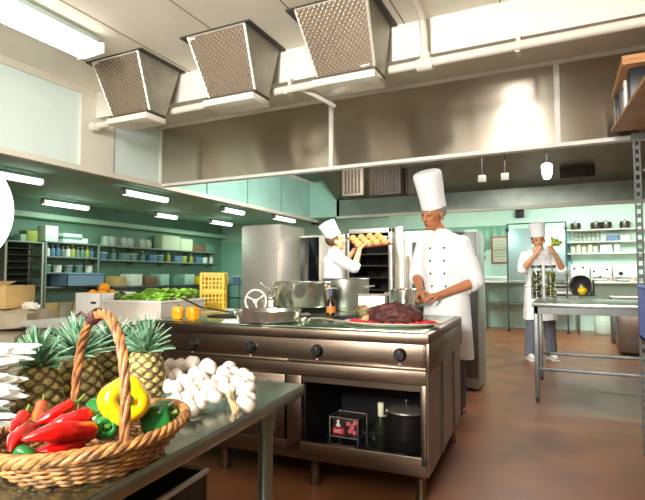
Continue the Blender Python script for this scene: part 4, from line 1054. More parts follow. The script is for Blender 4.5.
    m.lathe([(r0-.004, .0), (r0+.002, .0), (r0+.004, .06), (r0-.002, .062), (r0-.006, .03)], HC+off, 40, hr); hb = m.build('hat', CLOTH2, t)
    k2 = g('hatw', 1.12); m = MB()
    m.lathe([(r0, .055), (r0*(1+(k2-1)*.4), hh*.45), (r0*k2*.99, hh*.8), (r0*k2, hh*.9), (r0*k2*.94, hh*.965), (r0*k2*.75, hh), (r0*.3, hh+.006), (0, hh+.002)], HC+off, 96, hr, ripple=.022, rn=24); m.build('hat_crown', CLOTH2, hb, ang=80)
    if g('scarf'): 
        MB().tube([V(.066*math.cos(a), .066*math.sin(a)-.004, zs+.075)+lean for a in [2*math.pi*k/30 for k in range(30)]], .014, 8, True).build('neckerchief', g('scarf'), t)
    return t
def face_dir(px, toward):   # rotation about z for a heading given as (camera right, camera depth)
    w = V(toward[0]*cy_-toward[1]*sy_, toward[0]*sy_+toward[1]*cy_); return math.atan2(w.x, -w.y)
# --- chef carving at the range
c1 = atD(447, 300, 4.22); c1 = V(c1.x, c1.y, 0)
rz1 = face_dir(0, (-.62, -.78))
person('person in white jacket, apron and very tall hat carving the roast', c1, rz1, dict(
    zs=1.44, sh=.172, hs=1.07, lean=V(-.015, -.045, 0), head=V(-.06, -.115, 1.66), headrot=Euler((R(17), R(4), R(-16)), 'ZYX'),
    el=V(.27, -.02, 1.105), wl=V(.045, -.235, 1.0), hl=(V(-.75, -.62, -.12), V(-.1, .2, -1), (.55, .7, .6), 1, 1.03),
    er=V(-.262, -.05, 1.16), wr=V(-.115, -.245, 1.015), hr=(V(.32, -.9, -.22), V(.35, .1, -1), (.75, .85, .6), 1, 1.03),
    hath=.31, hatw=1.14, hattilt=Euler((R(7), R(-3), 0)), skin=SKIN, hairm=HAIRG, za=.48, k=1.0, feet=[V(.05, .06, .075), V(-.10, -.0, .075)]))
RM1 = Matrix.Translation(c1) @ Euler((0, 0, rz1)).to_matrix().to_4x4()
# carving knife in the hand
a = RM1 @ V(-.075, -.345, .985); b = atD(403, 312, 3.15)
t = thing('carving_knife', 'long carving knife held by the chef over the roast', 'knife', a); d = (b-a).normalized()
MB().tube([-d*.07, -d*.03, d*.03, d*.06], [.010, .0125, .011, .012], 10, flat=1.3).build('knife_handle', BLACK, t)
m = MB(); s = d.cross(V(0, 0, 1)).normalized(); n = s.cross(d); L = .30
m.poly([d*.06+n*.014+s*.0012, d*.06-n*.014+s*.0003, d*(L)-n*.008+s*.0003, d*(L+.03)+n*.012, d*.06+n*.014-s*.0012, d*.06-n*.014-s*.0003, d*L-n*.008-s*.0003, d*(L+.03)+n*.0122],
       [(0, 1, 2, 3), (7, 6, 5, 4), (0, 4, 5, 1), (1, 5, 6, 2), (2, 6, 7, 3), (3, 7, 4, 0)]); m.build('blade', CHROME, t)
# --- baker at the proving cabinet
c2 = atD(332, 300, 6.0); c2 = V(c2.x, c2.y, 0); rz2 = face_dir(0, (.96, .25))
person('person in white jacket and tilted hat lifting a tray of rolls', c2, rz2, dict(
    zs=1.38, sh=.165, hs=1.0, k=.95, head=V(0, -.05, 1.565), headrot=Euler((R(-14), 0, R(-8)), 'ZYX'), lean=V(0, -.02, 0),
    el=V(.23, -.21, 1.27), wl=V(.13, -.33, 1.48), hl=(V(-.1, -.75, .6), V(0, .4, 1), (.25, .3, .2), -1, .95),
    er=V(-.25, -.20, 1.245), wr=V(-.15, -.30, 1.465), hr=(V(.1, -.75, .6), V(0, .4, 1), (.25, .3, .2), 1, .95),
    hath=.20, hatw=1.12, hattilt=Euler((R(-16), 0, 0)), skin=SKIN2, hairm=HAIRM, za=.45, buttons=False))
RM2 = Matrix.Translation(c2) @ Euler((0, 0, rz2)).to_matrix().to_4x4()
tc = RM2 @ V(.03, -.47, 1.57)
t = thing('baking_tray', 'baking tray of golden rolls held up by the baker', 'tray', tc); t.rotation_euler = (R(-8), R(-22), rz2)
m = MB(); m.bx(-.2, .2, -.24, .2, 0, .008, .003)
m.build('tray_base', mat('tray_dark', (120, 60, 46), .5, .4), t)
MB().tube([(-.2, -.24, .01), (.2, -.24, .01), (.2, .2, .01), (-.2, .2, .01)], .009, 8, True).build('rim', mat('tray_dark', (120, 60, 46)), t)
TMX = Matrix.Translation(tc) @ Euler((R(-8), R(-22), rz2)).to_matrix().to_4x4()
BREAD = mat('bread', (186, 130, 66), .6, 0, .2, 20); n_ = 0
for i in range(3):
    for j in range(4):
        p = TMX @ V(-.13+.13*i, -.18+.11*j, .012)
        t = thing('bread_roll', 'golden roll on the raised tray, %s from the baker in the %s row' % (['fourth', 'third', 'second', 'first'][j], ['near', 'middle', 'far'][i]), 'roll', p, rz2, 'rolls on the raised tray'); t.rotation_euler = (R(-8), R(-22), rz2)
        m = MB(); T = bmesh.new(); bmesh.ops.create_icosphere(T, subdivisions=3, radius=1)
        for v in T.verts: n = v.co; v.co = V(n.x*.056, n.y*.050, max(-.0, n.z*.05+.005*noise.noise(n*4+V(i, j, 0))))
        m._merge(T); m.build('crust', BREAD, t, ang=80)
        m = MB()
        for k in (-1, 0, 1): m.tube([(-.03, k*.018, .041), (0, k*.018+.004, .050), (.03, k*.018, .042)], .004, 5)
        m.build('scoring', mat('bread_pale', (236, 200, 130), .7), t)
# --- cook tasting at the jar table
c3 = onZ(541, 359.5, 0); rz3 = face_dir(0, (-.10, -1))
person('person in white jacket holding green vegetables to the mouth behind the jars', c3, rz3, dict(
    zs=1.45, sh=.19, hs=1.02, head=V(-.02, -.055, 1.635), headrot=Euler((R(8), R(-6), R(-10)), 'ZYX'),
    el=V(.275, -.12, 1.22), wl=V(.13, -.245, 1.45), hl=(V(-.55, -.25, .8), V(-.6, .75, -.1), (.5, .6, .5), 1, 1.),
    er=V(-.27, -.14, 1.23), wr=V(-.115, -.235, 1.44), hr=(V(.35, -.15, .95), V(.5, .8, 0), (.35, .45, .4), 1, 1.),
    hath=.19, hatw=1.1, skin=SKIN2, hairm=HAIRM, za=.55, shoem=SHOEW, feet=[V(.155, .02, .075), V(-.15, -.02, .075)], cuff=.05))
RM3 = Matrix.Translation(c3) @ Euler((0, 0, rz3)).to_matrix().to_4x4()
p = RM3 @ V(.095, -.285, 1.565)
t = thing('green_vegetable', 'bunch of green and yellow vegetables held to the mouth by the tasting cook', 'vegetable', p)
m = MB(); q = random.Random(6)
for k in range(9): dv = V(q.uniform(-.1, .9), q.uniform(-.5, .2), q.uniform(-.1, .5)).normalized(); m.tube([V(-.02, 0, -.02), dv*.05, dv*.12], [.012, .018, .006], 8)
m.build('stalks', mat('veg_yellowgreen', (188, 190, 74), .5, 0, .25, 30), t)
m = MB()
for k in range(22): dv = V(q.uniform(-.2, 1), q.uniform(-.7, .3), q.uniform(-.2, .9)).normalized(); m.leaf(dv*.05, dv*.14, .018, n=3, cup=.5)
m.build('leaves', LETT, t, ang=80)

# ================================================================ EQUIPMENT ROW BEHIND THE RANGE
def fridge():
    p = onZ(279, 223.7, 1.88); x1, y0 = p.x, p.y; x0 = onY(241.5, 260, y0).x
    t = thing('steel_fridge', 'tall plain steel fridge in the middle of the kitchen', 'fridge', ((x0+x1)/2, y0, 0)); w = (x1-x0)/2
    MB().bx(-w, w, .04, .78, .12, 1.88, .006).build('body', STEEL, t)
    d = MB().bx(-w, w, 0, .038, .14, 1.86, .008).build('door', STEEL, t)
    MB().bx(w-.10, w-.03, -.012, .002, .62, .78, .004).build('door_latch', STEEL_DULL, d)
    for sx in (-w+.06, w-.06):
        for y in (.1, .7): MB().cyl((sx, y, 0), (sx, y, .125), .022).build('leg', STEEL_DULL, t)
fridge()
def cab(name, lab, cat, x0, x1, y0, dep, z1, extra=None, m=STEEL, z0=.1):
    t = thing(name, lab, cat, ((x0+x1)/2, y0, 0)); w = (x1-x0)/2
    MB().bx(-w, w, .03, dep, z0, z1, .006).build('body', m, t)
    for sx in (-w+.05, w-.05):
        for y in (.08, dep-.06): MB().cyl((sx, y, 0), (sx, y, z0+.005), .02, n=12).build('leg', STEEL_DULL, t)
    if extra: extra(t, w, z1)
    return t
ye = 6.45
def ex1(t, w, z1):
    d = MB().bx(-w+.005, -w+.30, 0, .03, .14, z1-.03, .004).build('gap_panel', mat('gap_black', (14, 16, 18), .1), t)  # black panel stands for the dark gap next to the fridge
    MB().tube([(-w+.27, 0, .5), (-w+.27, -.04, .5), (-w+.27, -.04, .8), (-w+.27, 0, .8)], .010).build('door_handle', CHROME, d)
    MB().bx(-w+.31, w-.005, 0, .03, .14, z1-.03, .004).build('steel_door', STEEL, t)
cab('holding_cabinet', 'steel cabinet with a dark gap at one side behind the baker', 'cabinet', onY(300, 260, ye).x, onY(344, 260, ye).x, ye, .7, 1.74, ex1)
# proving cabinet: open dark interior with runners and trays
x0, x1 = onY(347, 260, ye).x, onY(392, 260, ye).x; w = (x1-x0)/2
t = thing('proving_cabinet', 'open steel proving cabinet with dark racks in front of the baker', 'oven', ((x0+x1)/2, ye, 0))
m = MB(); m.bx(-w, -w+.03, 0, .75, .1, 1.80, .004); m.bx(w-.05, w, 0, .75, .1, 1.80, .004); m.bx(-w, w, 0, .75, 1.74, 1.80, .004); m.bx(-w, w, 0, .75, .1, .2, .004); m.bx(-w, w, .73, .75, .1, 1.8); m.build('body', STEEL, t)
m = MB(); m.bx(-w+.03, w-.05, .70, .73, .2, 1.74); m.bx(-w+.03, -w+.036, .01, .72, .2, 1.74); m.bx(w-.056, w-.05, .01, .72, .2, 1.74); m.bx(-w+.03, w-.05, .01, .72, 1.735, 1.74); m.build('interior_lining', mat('oven_dark', (34, 30, 30), .5, .4), t)
for z in (.55, .75, .95, 1.12, 1.28, 1.44):
    m = MB(); m.bx(-w+.036, w-.056, .06, .7, z, z+.012); m.tube([(-w+.036, .06, z+.012), (w-.056, .06, z+.012)], .009, 8); m.build('rack_shelf', mat('rack_steel', (120, 112, 104), .35, .9), t)
MB().bx(-w+.06, w-.08, .02, .05, 1.675, 1.69).build('light_strip', mat('strip_light', (255, 240, 220), .5, emit=2.5), t)
for sx in (-w+.05, w-.05):
    for y in (.08, .68): MB().cyl((sx, y, 0), (sx, y, .105), .02, n=12).build('leg', STEEL_DULL, t)
def ex3(t, w, z1):
    MB().bx(-w, -w+.11, -.03, .03, .1, z1+.06, .005).build('column', mat('bright_steel', (214, 208, 192), .3, .9), t)
    d = MB().bx(-w+.13, w-.01, -.005, .03, .7, z1-.06, .006).build('door', STEEL, t)
    MB().bx(-w+.22, w-.04, -.012, -.002, .78, z1-.14, .003).build('door_window', mat('oven_glass', (78, 92, 88), .12, .2), d)
    MB().tube([(-w+.17, 0, .95), (-w+.17, -.05, .95), (-w+.17, -.05, 1.4), (-w+.17, 0, 1.4)], .012).build('door_handle', CHROME, d)
    MB().bx(-w+.13, w-.01, -.005, .03, .16, .66, .005).build('lower_panel', STEEL_DULL, t)
cab('convection_oven', 'steel oven with a tall bright column beside the carving chef', 'oven', onY(395.5, 260, 6.2).x, onY(440, 260, 6.2).x, 6.2, .8, 1.72, ex3)
pr = onZ(479.5, 392, 0)
def ex4(t, w, z1):
    d = MB().bx(-w+.01, w-.01, 0, .03, .13, z1-.02, .005).build('door', STEEL_DULL, t)
    MB().tube([(-w+.08, 0, .8), (-w+.08, -.04, .8), (-w+.08, -.04, 1.1), (-w+.08, 0, 1.1)], .010).build('door_handle', CHROME, d)
cab('tall_cabinet', 'grey steel cabinet standing right behind the carving chef', 'cabinet', pr.x-.42, pr.x, pr.y, .5, 1.62, ex4, mat('cabinet_grey', (172, 184, 174), .45, .6), .02)
# small dark boxes on the far wall
for px, py, lab in ((316, 221.5, 'small black box high on the far wall near the baker hat'), (520, 214, 'small black speaker high on the far wall over the screen')):
    p = onY(px, py, 11.97); t = thing('wall_speaker', lab, 'speaker', (p.x, 11.97, p.z)); MB().bx(-.09, .09, -.1, 0, -.09, .09, .01).build('case', BLACK, t); MB().bx(-.07, .07, -.105, -.1, -.07, .07, .004).build('grille', DARKMET, t)
# ================================================================ JAR TABLE
p0 = onZ(531.5, 303, .9)
t = thing('jar_table', 'long steel table carrying the olive jars, open rails below', 'table', (p0.x, p0.y, 0))
TL, TD = 2.3, 1.15
m = MB(); m.bx(0, TL, 0, TD, .865, .9, .004); m.build('tabletop', mat('table_pale', (168, 172, 164), .3, 1, .06, 6), t)
m = MB(); m.bx(.02, TL-.02, .02, .05, .80, .866); m.bx(.02, TL-.02, TD-.05, TD-.02, .80, .866); m.bx(.02, .05, .02, TD-.02, .80, .866); m.bx(TL-.05, TL-.02, .02, TD-.02, .8, .866); m.build('under_frame', STEEL_DULL, t)
for x in (.035, TL-.06):
    for y in (.04, TD-.06):
        lg = MB().bx(x-.02, x+.02, y-.02, y+.02, .03, .866, .003).build('leg', STEEL_DULL, t); MB().cyl((x, y, 0), (x, y, .035), .016, n=12).build('foot', BLACK, lg)
for y in (.04, TD-.06): MB().bx(.035, TL-.06, y-.015, y+.015, .28, .31, .003).build('lower_rail', STEEL_DULL, t)
OL = [mat('olive_green', (164, 156, 76), .35, 0, .2, 20), mat('olive_brown', (134, 104, 64), .35, 0, .2, 20)]
for px, k, lab in ((537, 0, 'tall glass jar of brown olives at the corner of the jar table'), (551, 1, 'tall glass jar of green gherkins next to the brown olive jar')):
    p = onZ(px, 299, .9); t = thing('glass_jar', lab, 'jar', (p.x, p.y, .901)); r = .058; h = .35
    MB().lathe([(0, 0), (r*.92, 0), (r, .012), (r, h-.03), (r*.93, h-.01), (r*.93, h), (r*.89, h), (r*.89, h-.01), (r*.955, h-.032), (r*.955, .014), (0, .008)], n=28).build('jar_glass', GLASS, t)
    m = MB(); q = random.Random(k+3)
    for i in range(210): a = q.uniform(0, 6.283); z = .022+q.random()*(h-.075); rr = r*.955*.84*(q.random()**.35); m.ell((rr*math.cos(a), rr*math.sin(a), z), (.010, .0085, .014 if k else .010), (q.random()*3, q.random()*3, 0), 7, mi=(q.random() < (.3 if k else .7)))
    o = m.build('olives', OL, t); o['kind'] = 'stuff'
    MB().lathe([(r*.97, h-.012), (r*.99, h-.01), (r*.99, h+.014), (r*.9, h+.018), (0, h+.018)]).build('lid', STEEL_DULL, t)
p = onZ(581.5, 296, .9)
t = thing('domed_bowl', 'dark dome shaped bowl on its side holding something yellow on the jar table', 'bowl', (p.x, p.y, .901), R(12))
m = MB(); T = bmesh.new(); bmesh.ops.create_uvsphere(T, u_segments=28, v_segments=16, radius=.14)
bmesh.ops.delete(T, geom=[v for v in T.verts if v.co.y < -.06], context='VERTS'); bmesh.ops.solidify(T, geom=T.faces[:], thickness=.008)
T.transform(Matrix.Translation((0, .03, .125))); 
for v in T.verts: v.co.z = max(0, v.co.z)
m._merge(T); m.build('shell', mat('bowl_grey', (110, 108, 104), .35, .8), t, ang=60)
m = MB(); m.bx(-.15, .15, -.1, .14, 0, .014, .004); m.bx(.11, .15, -.02, .1, .01, .2, .01); m.build('stand', mat('bowl_stand', (90, 90, 88), .4, .7), t)
p2 = p+V(.0, -.075, .016); t = thing('yellow_fruit', 'bright yellow fruit inside the dark domed bowl', 'fruit', (p.x+.01, p.y-.03, .916))
MB().lathe([(0, 0), (.035, .005), (.055, .04), (.05, .075), (.02, .095), (0, .098)]).build('fruit', YEP, t); MB().cyl((0, 0, .094), (.006, 0, .112), .006).build('stem', STEMG, t)
# undercounter cabinet and drum behind the table
pc_ = onZ(620, 355, 0)
t = thing('undercounter_cabinet', 'low brown steel cabinet beyond the jar table rails', 'cabinet', (pc_.x, pc_.y, 0)); 
MB().bx(0, 1.6, 0, .55, .04, .74, .005).build('body', mat('cabinet_brown', (128, 112, 98), .4, .8, .06, 6), t); 
for x in (.06, 1.5):
    for y in (.06, .5): MB().cyl((x, y, 0), (x, y, .045), .02, n=12).build('leg', DARKMET, t)
d = MB().bx(.03, .78, -.015, 0, .08, .70, .004).build('door', mat('cabinet_brown', (128, 112, 98)), t); MB().tube([(.1, -.01, .6), (.1, -.045, .6), (.3, -.045, .6), (.3, -.01, .6)], .008).build('door_handle', CHROME, d)
pc2 = onZ(613, 344, 0); t = thing('steel_cupboard', 'narrow steel cupboard end just beyond the low brown cabinet', 'cupboard', (pc2.x, pc2.y, 0))
MB().bx(0, .9, 0, .4, .0, .78, .005).build('body', STEEL_DULL, t); MB().bx(.03, .42, -.012, 0, .05, .72, .004).build('door', STEEL_DULL, t); MB().bx(-.012, .9, -.02, .4, .78, .80, .004).build('top', STEEL, t)
pd_ = onZ(604, 334, 0); t = thing('plastic_drum', 'pale green plastic drum on the floor under the far counter', 'drum', pd_)
MB().lathe([(0, 0), (.15, 0), (.17, .03), (.175, .22), (.165, .23), (.175, .24), (.17, .42), (.12, .48), (.11, .5), (0, .5)]).build('drum_body', mat('drum_pale', (196, 212, 194), .5), t); MB().lathe([(.12, .5), (.12, .54), (.0, .545)]).build('cap', WHITEP, t)
# ================================================================ FAR WALL
def bracket_shelf(name, lab, x0, x1, z, dep=.3, m=STEEL, grp=None, y=12.):
    t = thing(name, lab, 'shelf', ((x0+x1)/2, y, z), 0, grp); w = (x1-x0)/2
    MB().bx(-w, w, -dep, -.002, -.025, 0, .003).build('board', m, t)
    n = max(2, int((x1-x0)/1.1)+1)
    for k in range(n):
        x = -w+.1+(2*w-.2)*k/(n-1); MB().poly([(x-.008, -.004, -.03), (x-.008, -.004, -.2), (x-.008, -dep+.03, -.03), (x+.008, -.004, -.03), (x+.008, -.004, -.2), (x+.008, -dep+.03, -.03)], [(0, 1, 2), (5, 4, 3), (0, 1, 4, 3), (1, 2, 5, 4), (2, 0, 3, 5)]).build('bracket', m, t)
    return t
xs0, xs1 = onY(566, 240, 11.85).x, 2.9
SHW = mat('shelf_white', (226, 226, 214), .5)
z3 = [onY(600, 229.5, 11.85).z, onY(600, 241.5, 11.85).z, onY(600, 253, 11.85).z]
for z, lab in zip(z3, ('top white wall shelf carrying four dark pots', 'middle white wall shelf with glasses rack', 'lowest white wall shelf above the counter machines')): bracket_shelf('wall_shelf', lab, xs0, xs1, z, .32, SHW, 'white shelves on the far wall')
for px, lab in ((575.5, 'dark steel pot at the near end of the top shelf, by the blue green poster'), (596, 'dark steel pot second along the top shelf'), (606.5, 'dark steel pot touching its neighbour on the top shelf, third along'), (625, 'dark steel pot standing apart near the slotted post, fourth along the top shelf')):
    p = onY(px, 229, 11.84); t = thing('sauce_pot', lab, 'pot', (p.x, 11.84, z3[0]+.001), 0, 'pots on the top far shelf'); r = .095
    MB().lathe([(0, 0), (r*.95, 0), (r, .01), (r, .14), (r+.006, .145), (r-.005, .14), (r-.008, .012), (0, .008)]).build('pot_body', mat('pot_grey', (104, 100, 92), .3, .9), t)
    MB().lathe([(r, .146), (r*.6, .165), (0, .17)]).build('lid', STEEL, t); MB().lathe([(.008, .168), (.02, .185), (0, .19)]).build('lid_knob', BLACK, t)
    for s in (-1, 1): MB().tube([(s*r, -.03, .1), (s*(r+.03), -.025, .105), (s*(r+.03), .025, .105), (s*r, .03, .1)], .006).build('side_handle', STEEL, t)
p = onY(587, 238, 11.8); t = thing('glass_rack', 'small wire rack on the middle far shelf, below the dark pots', 'rack', (p.x, 11.83, z3[1]+.001))
m = MB()
for z in (.01, .11, .2): m.tube([(-.24, -.1, z), (.24, -.1, z), (.24, .1, z), (-.24, .1, z)], .006, 6, True)
for k in range(7): x = -.24+.08*k; m.cyl((x, -.1, 0), (x, -.1, .2), .005, n=6); m.cyl((x, .1, 0), (x, .1, .2), .005, n=6)
m.build('wire_frame', mat('wire_olive', (140, 134, 100), .5, .5), t)
BOT = lambda r, h: [(0, 0), (r*.95, 0), (r, .01), (r, h*.62), (r*.4, h*.8), (r*.36, h*.93), (0, h*.93)]
def bottle(p, r, h, m, cap, lab, grp):
    t = thing('bottle', lab, 'bottle', p, 0, grp); MB().lathe(BOT(r, h), n=16).build('bottle_body', m, t); MB().lathe([(r*.42, h*.9), (r*.42, h), (0, h)], n=12).build('cap', cap, t)
def tub(p, r, h, m, lid, lab, grp, name='storage_tub'):
    t = thing(name, lab, 'tub', p, 0, grp); MB().lathe([(0, 0), (r*.88, 0), (r, h*.93), (r*.94, h*.93), (0, h*.9)], n=20).build('tub_body', m, t); MB().lathe([(r*1.04, h*.9), (r*1.04, h), (0, h*1.01)], n=20).build('lid', lid, t)
def carton(p, s, m, lab, grp, rz=0, name='carton', stripe=None):
    t = thing(name, lab, 'box', p, rz, grp); MB().box((0, 0, s[2]/2), s, None, .004).build('box_body', m, t); MB().box((0, 0, s[2]+.001), (s[0]*.96, .03, .003)).build('tape', CARD, t)
    if stripe: MB().box((0, 0, s[2]*.5), (s[0]*1.01, s[1]*1.01, s[2]*.3)).build('print_band', stripe, t)
BLUEP = mat('plastic_blue', (92, 126, 158), .4); WHITEPL = mat('plastic_white', (228, 232, 222), .4); TEALP = mat('plastic_teal', (104, 142, 130), .4)
p = onY(613, 238, 11.8); t = thing('blue_tray', 'blue open plastic tray on the middle far shelf', 'tray', (p.x, 11.82, z3[1]+.001)); m = MB(); m.bx(-.11, .11, -.09, .09, 0, .01); m.bx(-.11, -.10, -.09, .09, 0, .13); m.bx(.10, .11, -.09, .09, 0, .13); m.bx(-.11, .11, -.09, -.08, 0, .06); m.bx(-.11, .11, .08, .09, 0, .13); m.build('tray_body', BLUEP, t)
MB().tube([(-.11, -.09, .06), (.11, -.09, .06)], .006).build('rim', BLUEP, t)
q = random.Random(11); nm = ['first', 'second', 'third', 'fourth', 'fifth', 'sixth', 'seventh', 'eighth', 'ninth', 'tenth', 'eleventh', 'twelfth', 'thirteenth', 'fourteenth']
for k, px in enumerate((573, 578.5, 584, 590, 595.5)):
    p = onY(px, 250, 11.82); tub((p.x, 11.83, z3[2]+.001), .05, .15+.03*(k % 2), mat('jar_clear', (206, 212, 190), .2), mat('jar_lid', (170, 150, 110), .5), 'pale lidded jar on the lowest far shelf, %s from the cook' % nm[k], 'jars on the lowest far shelf', 'storage_jar')
for k, px in enumerate((603, 609, 617)): p = onY(px, 250, 11.82); carton((p.x, 11.83, z3[2]+.001), (.1, .12, .16), WHITEPL, 'white carton on the lowest far shelf, %s past the jars' % nm[k], 'cartons on the lowest far shelf')
for k, px in enumerate((622, 628)): p = onY(px, 238, 11.82); tub((p.x, 11.83, z3[1]+.001), .055, .13, WHITEPL, TEALP, 'white tub on the middle far shelf, %s past the blue tray' % nm[k], 'tubs on the middle far shelf')
# counter along the far wall
zc = 1.04; xc0 = onY(480, 285, 11.3).x
t = thing('far_counter', 'long pale steel counter along the far wall', 'counter', (xc0, 11.3, 0)); L = 2.95-xc0
MB().bx(0, L, 0, .68, zc-.04, zc, .004).build('worktop', mat('counter_pale', (206, 208, 200), .35, .6), t)
MB().bx(0, L, .66, .69, zc, zc+.1, .003).build('upstand', mat('counter_pale', (206, 208, 200)), t)
m = MB(); m.bx(1.0, 1.9, .03, .66, .62, zc-.04, .004); m.build('drawer_unit', mat('counter_grey', (190, 190, 182), .4, .5), t)
for z in (.70, .86): 
    d = MB().bx(1.03, 1.87, .015, .032, z, z+.12, .003).build('drawer', mat('drawer_grey', (176, 178, 172), .4, .6), t); MB().bx(1.1, 1.8, .005, .018, z+.05, z+.085, .003).build('drawer_slot', BLACK, d)
MB().bx(.05, 1.0, .05, .62, .55, .575, .003).build('lower_shelf', STEEL_DULL, t)
for x in (.05, .95, 1.9, L-.1):
    for y in (.06, .6):
        l_ = MB().bx(x-.02, x+.02, y-.02, y+.02, .09, zc-.04).build('leg', STEEL_DULL, t); MB().lathe([(0, -.012), (.045, -.012), (.045, .012), (0, .012)], (x, y, .045), 16, (0, R(90), 0)).build('castor', BLACK, l_)
ctr = lambda px, dy=.33: V(onY(px, 284, 11.3+dy).x, 11.3+dy, zc+.001)
for px, w, h, lab, kn in ((580, .34, .34, 'white machine with two black knobs on the far counter behind the tasting cook', ((-.1, .26), (.06, .28))), (601, .36, .30, 'white mixer panel with three small dots on the far counter, middle of three', ((-.13, .2), (.1, .24), (-.02, .1))), (625, .42, .32, 'white machine with one large black dial on the far counter', ((-.08, .16),))):
    p = ctr(px); t = thing('counter_machine', lab, 'machine', p, 0, 'white machines on the far counter')
    MB().bx(-w/2, w/2, -.16, .2, .02, h, .012).build('casing', WHITEPL, t); MB().bx(-w/2+.02, w/2-.02, -.15, .18, 0, .022).build('base', DARKMET, t)
    for x, z in kn: MB().cyl((x, -.18, z), (x, -.155, z), .04 if len(kn) == 1 else .022, n=14).build('dial', BLACK, t)
    MB().bx(-w/2+.04, w/2-.04, -.168, -.158, .05, .09, .003).build('vent_slot', mat('slot_grey', (130, 136, 130)), t)
for k, (px, dy) in enumerate(((569, .12), (588, .1), (611, .1), (634, .14))):
    p = ctr(px, dy); t = thing('steel_pan', 'steel pan on the far counter in front of the machines, %s along' % nm[k], 'pan', p, 0, 'pans on the far counter')
    MB().lathe([(0, 0), (.08, 0), (.095, .05), (.098, .09), (.09, .088), (.076, .01), (0, .006)], n=20).build('pan_body', STEEL, t); MB().tube([(.09, 0, .075), (.2, -.02, .09)], .008).build('pan_handle', BLACK, t)
# steel screen, notice, poster
p1, p2 = onY(508, 229, 11.2), onY(566, 276, 11.2)
t = thing('steel_screen', 'large grey steel screen behind the tasting cook', 'screen', ((p1.x+p2.x)/2, 11.2, 0)); w = (p2.x-p1.x)/2
MB().bx(-w, w, -.012, .012, 1.06, p1.z, .003).build('panel', mat('screen_grey', (150, 172, 172), .35, .5), t)
m = MB()
for x in (-w-.02, w+.02): m.cyl((x, 0, 0), (x, 0, p1.z+.1), .016, n=10)
m.cyl((-w-.02, 0, p1.z+.1), (w+.02, 0, p1.z+.1), .012, n=10); m.build('stand_frame', mat('frame_dark', (70, 76, 76), .5, .5), t)
for x in (-w-.02, w+.02): MB().box((x, -.012, p1.z-.02), (.06, .04, .07), None, .008).build('corner_clamp', BLACK, t)
m = MB()
for x in (-w-.02, w+.02): m.bx(x-.03, x+.03, -.07, .06, 0, .03, .006)
m.build('foot', BLACK, t)
a, b = onY(492, 238, 11.98), onY(508, 262, 11.98)
t = thing('wall_notice', 'white notice in a thin red frame on the far wall', 'notice', ((a.x+b.x)/2, 11.985, (a.z+b.z)/2)); w, h = (b.x-a.x)/2, (a.z-b.z)/2
MB().bx(-w, w, -.006, .012, -h, h).build('sheet', mat('notice_paper', (226, 222, 200), .7), t)
m = MB(); m.bx(-w-.02, w+.02, -.02, .01, h, h+.03); m.bx(-w-.02, w+.02, -.02, .01, -h-.03, -h); m.bx(-w-.02, -w+.01, -.02, .01, -h, h); m.bx(w-.01, w+.02, -.02, .01, -h, h); m.build('red_frame', mat('frame_red', (176, 92, 66), .5), t)
m = MB()
for k in range(6): m.bx(-w*.7, w*.7, -.009, -.005, h*.7-h*.25*k, h*.7-h*.25*k+.008)
m.bx(-w*.9, w*.9, -.009, -.005, -.006, .006); m.build('ruled_lines', mat('line_grey', (170, 160, 140)), t)
a, b = onY(558, 236, 11.98), onY(573, 268, 11.98)
t = thing('wall_poster', 'blue green poster on the far wall beside the shelves', 'poster', ((a.x+b.x)/2, 11.99, (a.z+b.z)/2)); w, h = (b.x-a.x)/2, (a.z-b.z)/2
MB().bx(-w, w, -.004, .008, -h, h).build('sheet', mat('poster_teal', (150, 206, 204), .6), t); MB().poly([(-w*.2, -.006, h*.9), (w*.9, -.006, h*.3), (w*.9, -.006, -h*.8), (w*.2, -.006, -h*.2)], [(0, 1, 2, 3)]).build('printed_shape', mat('poster_blue', (100, 176, 186), .6), t)
for k, (px, py) in enumerate(((484, 250), (488, 243), (484, 258))): 
    p = onY(px, py, 11.98); t = thing('wall_socket', 'small grey wall switch beside the red framed notice, %s from the top' % ['second', 'first', 'third'][k], 'switch', (p.x, 12., p.z), 0, 'wall switches'); MB().bx(-.035, .035, -.02, 0, -.05, .05, .006).build('plate', mat('switch_grey', (150, 168, 158)), t); MB().bx(-.012, .012, -.03, -.02, -.02, .02, .003).build('rocker', DARKMET, t)
t = thing('tiled_splashback', 'pale tiled band on the far wall behind the ovens', 'tiles', (-2.6, 12.0, 0)); m = MB()
for k in range(17): m.bx(-1.5+.18*k+.004, -1.5+.18*(k+1)-.004, -.012, -.001, 1.75, 2.3, .003)
m.build('tiles', mat('tile_green', (120, 176, 146), .3, 0, .06, 3), t)
# ================================================================ WOODEN SHELF RACK AT THE FRAME EDGE
t = thing('slotted_rack', 'grey slotted angle rack with a wooden shelf high beside the viewer', 'rack', (.45, 3.84, 0), R(4))
SLOT = mat('slot_steel', (112, 115, 112), .5, .5)
def slotted(x, y, z0, z1):
    m = MB(); z = z0; w = .042
    m.bx(x-.002, x+.009, y, y+.003, z0, z1); m.bx(x+w-.011, x+w, y, y+.003, z0, z1); m.bx(x+w-.003, x+w, y, y+.04, z0, z1)
    n = int((z1-z0)/.056)
    for k in range(n): zz = z0+(z1-z0)*k/n; m.bx(x+.005, x+w-.008, y, y+.003, zz, zz+.026)
    return m
for x, y in ((0, 0), (1.2, 0), (0, -1.7), (1.2, -1.7)): slotted(x, y, 0, 2.10).build('upright', SLOT, t)
MB().bx(-.01, 1.24, .003, .03, 2.06, 2.098).build('shelf_rail', SLOT, t); MB().bx(1.2, 1.24, -1.7, .0, 2.06, 2.098).build('shelf_rail', SLOT, t)
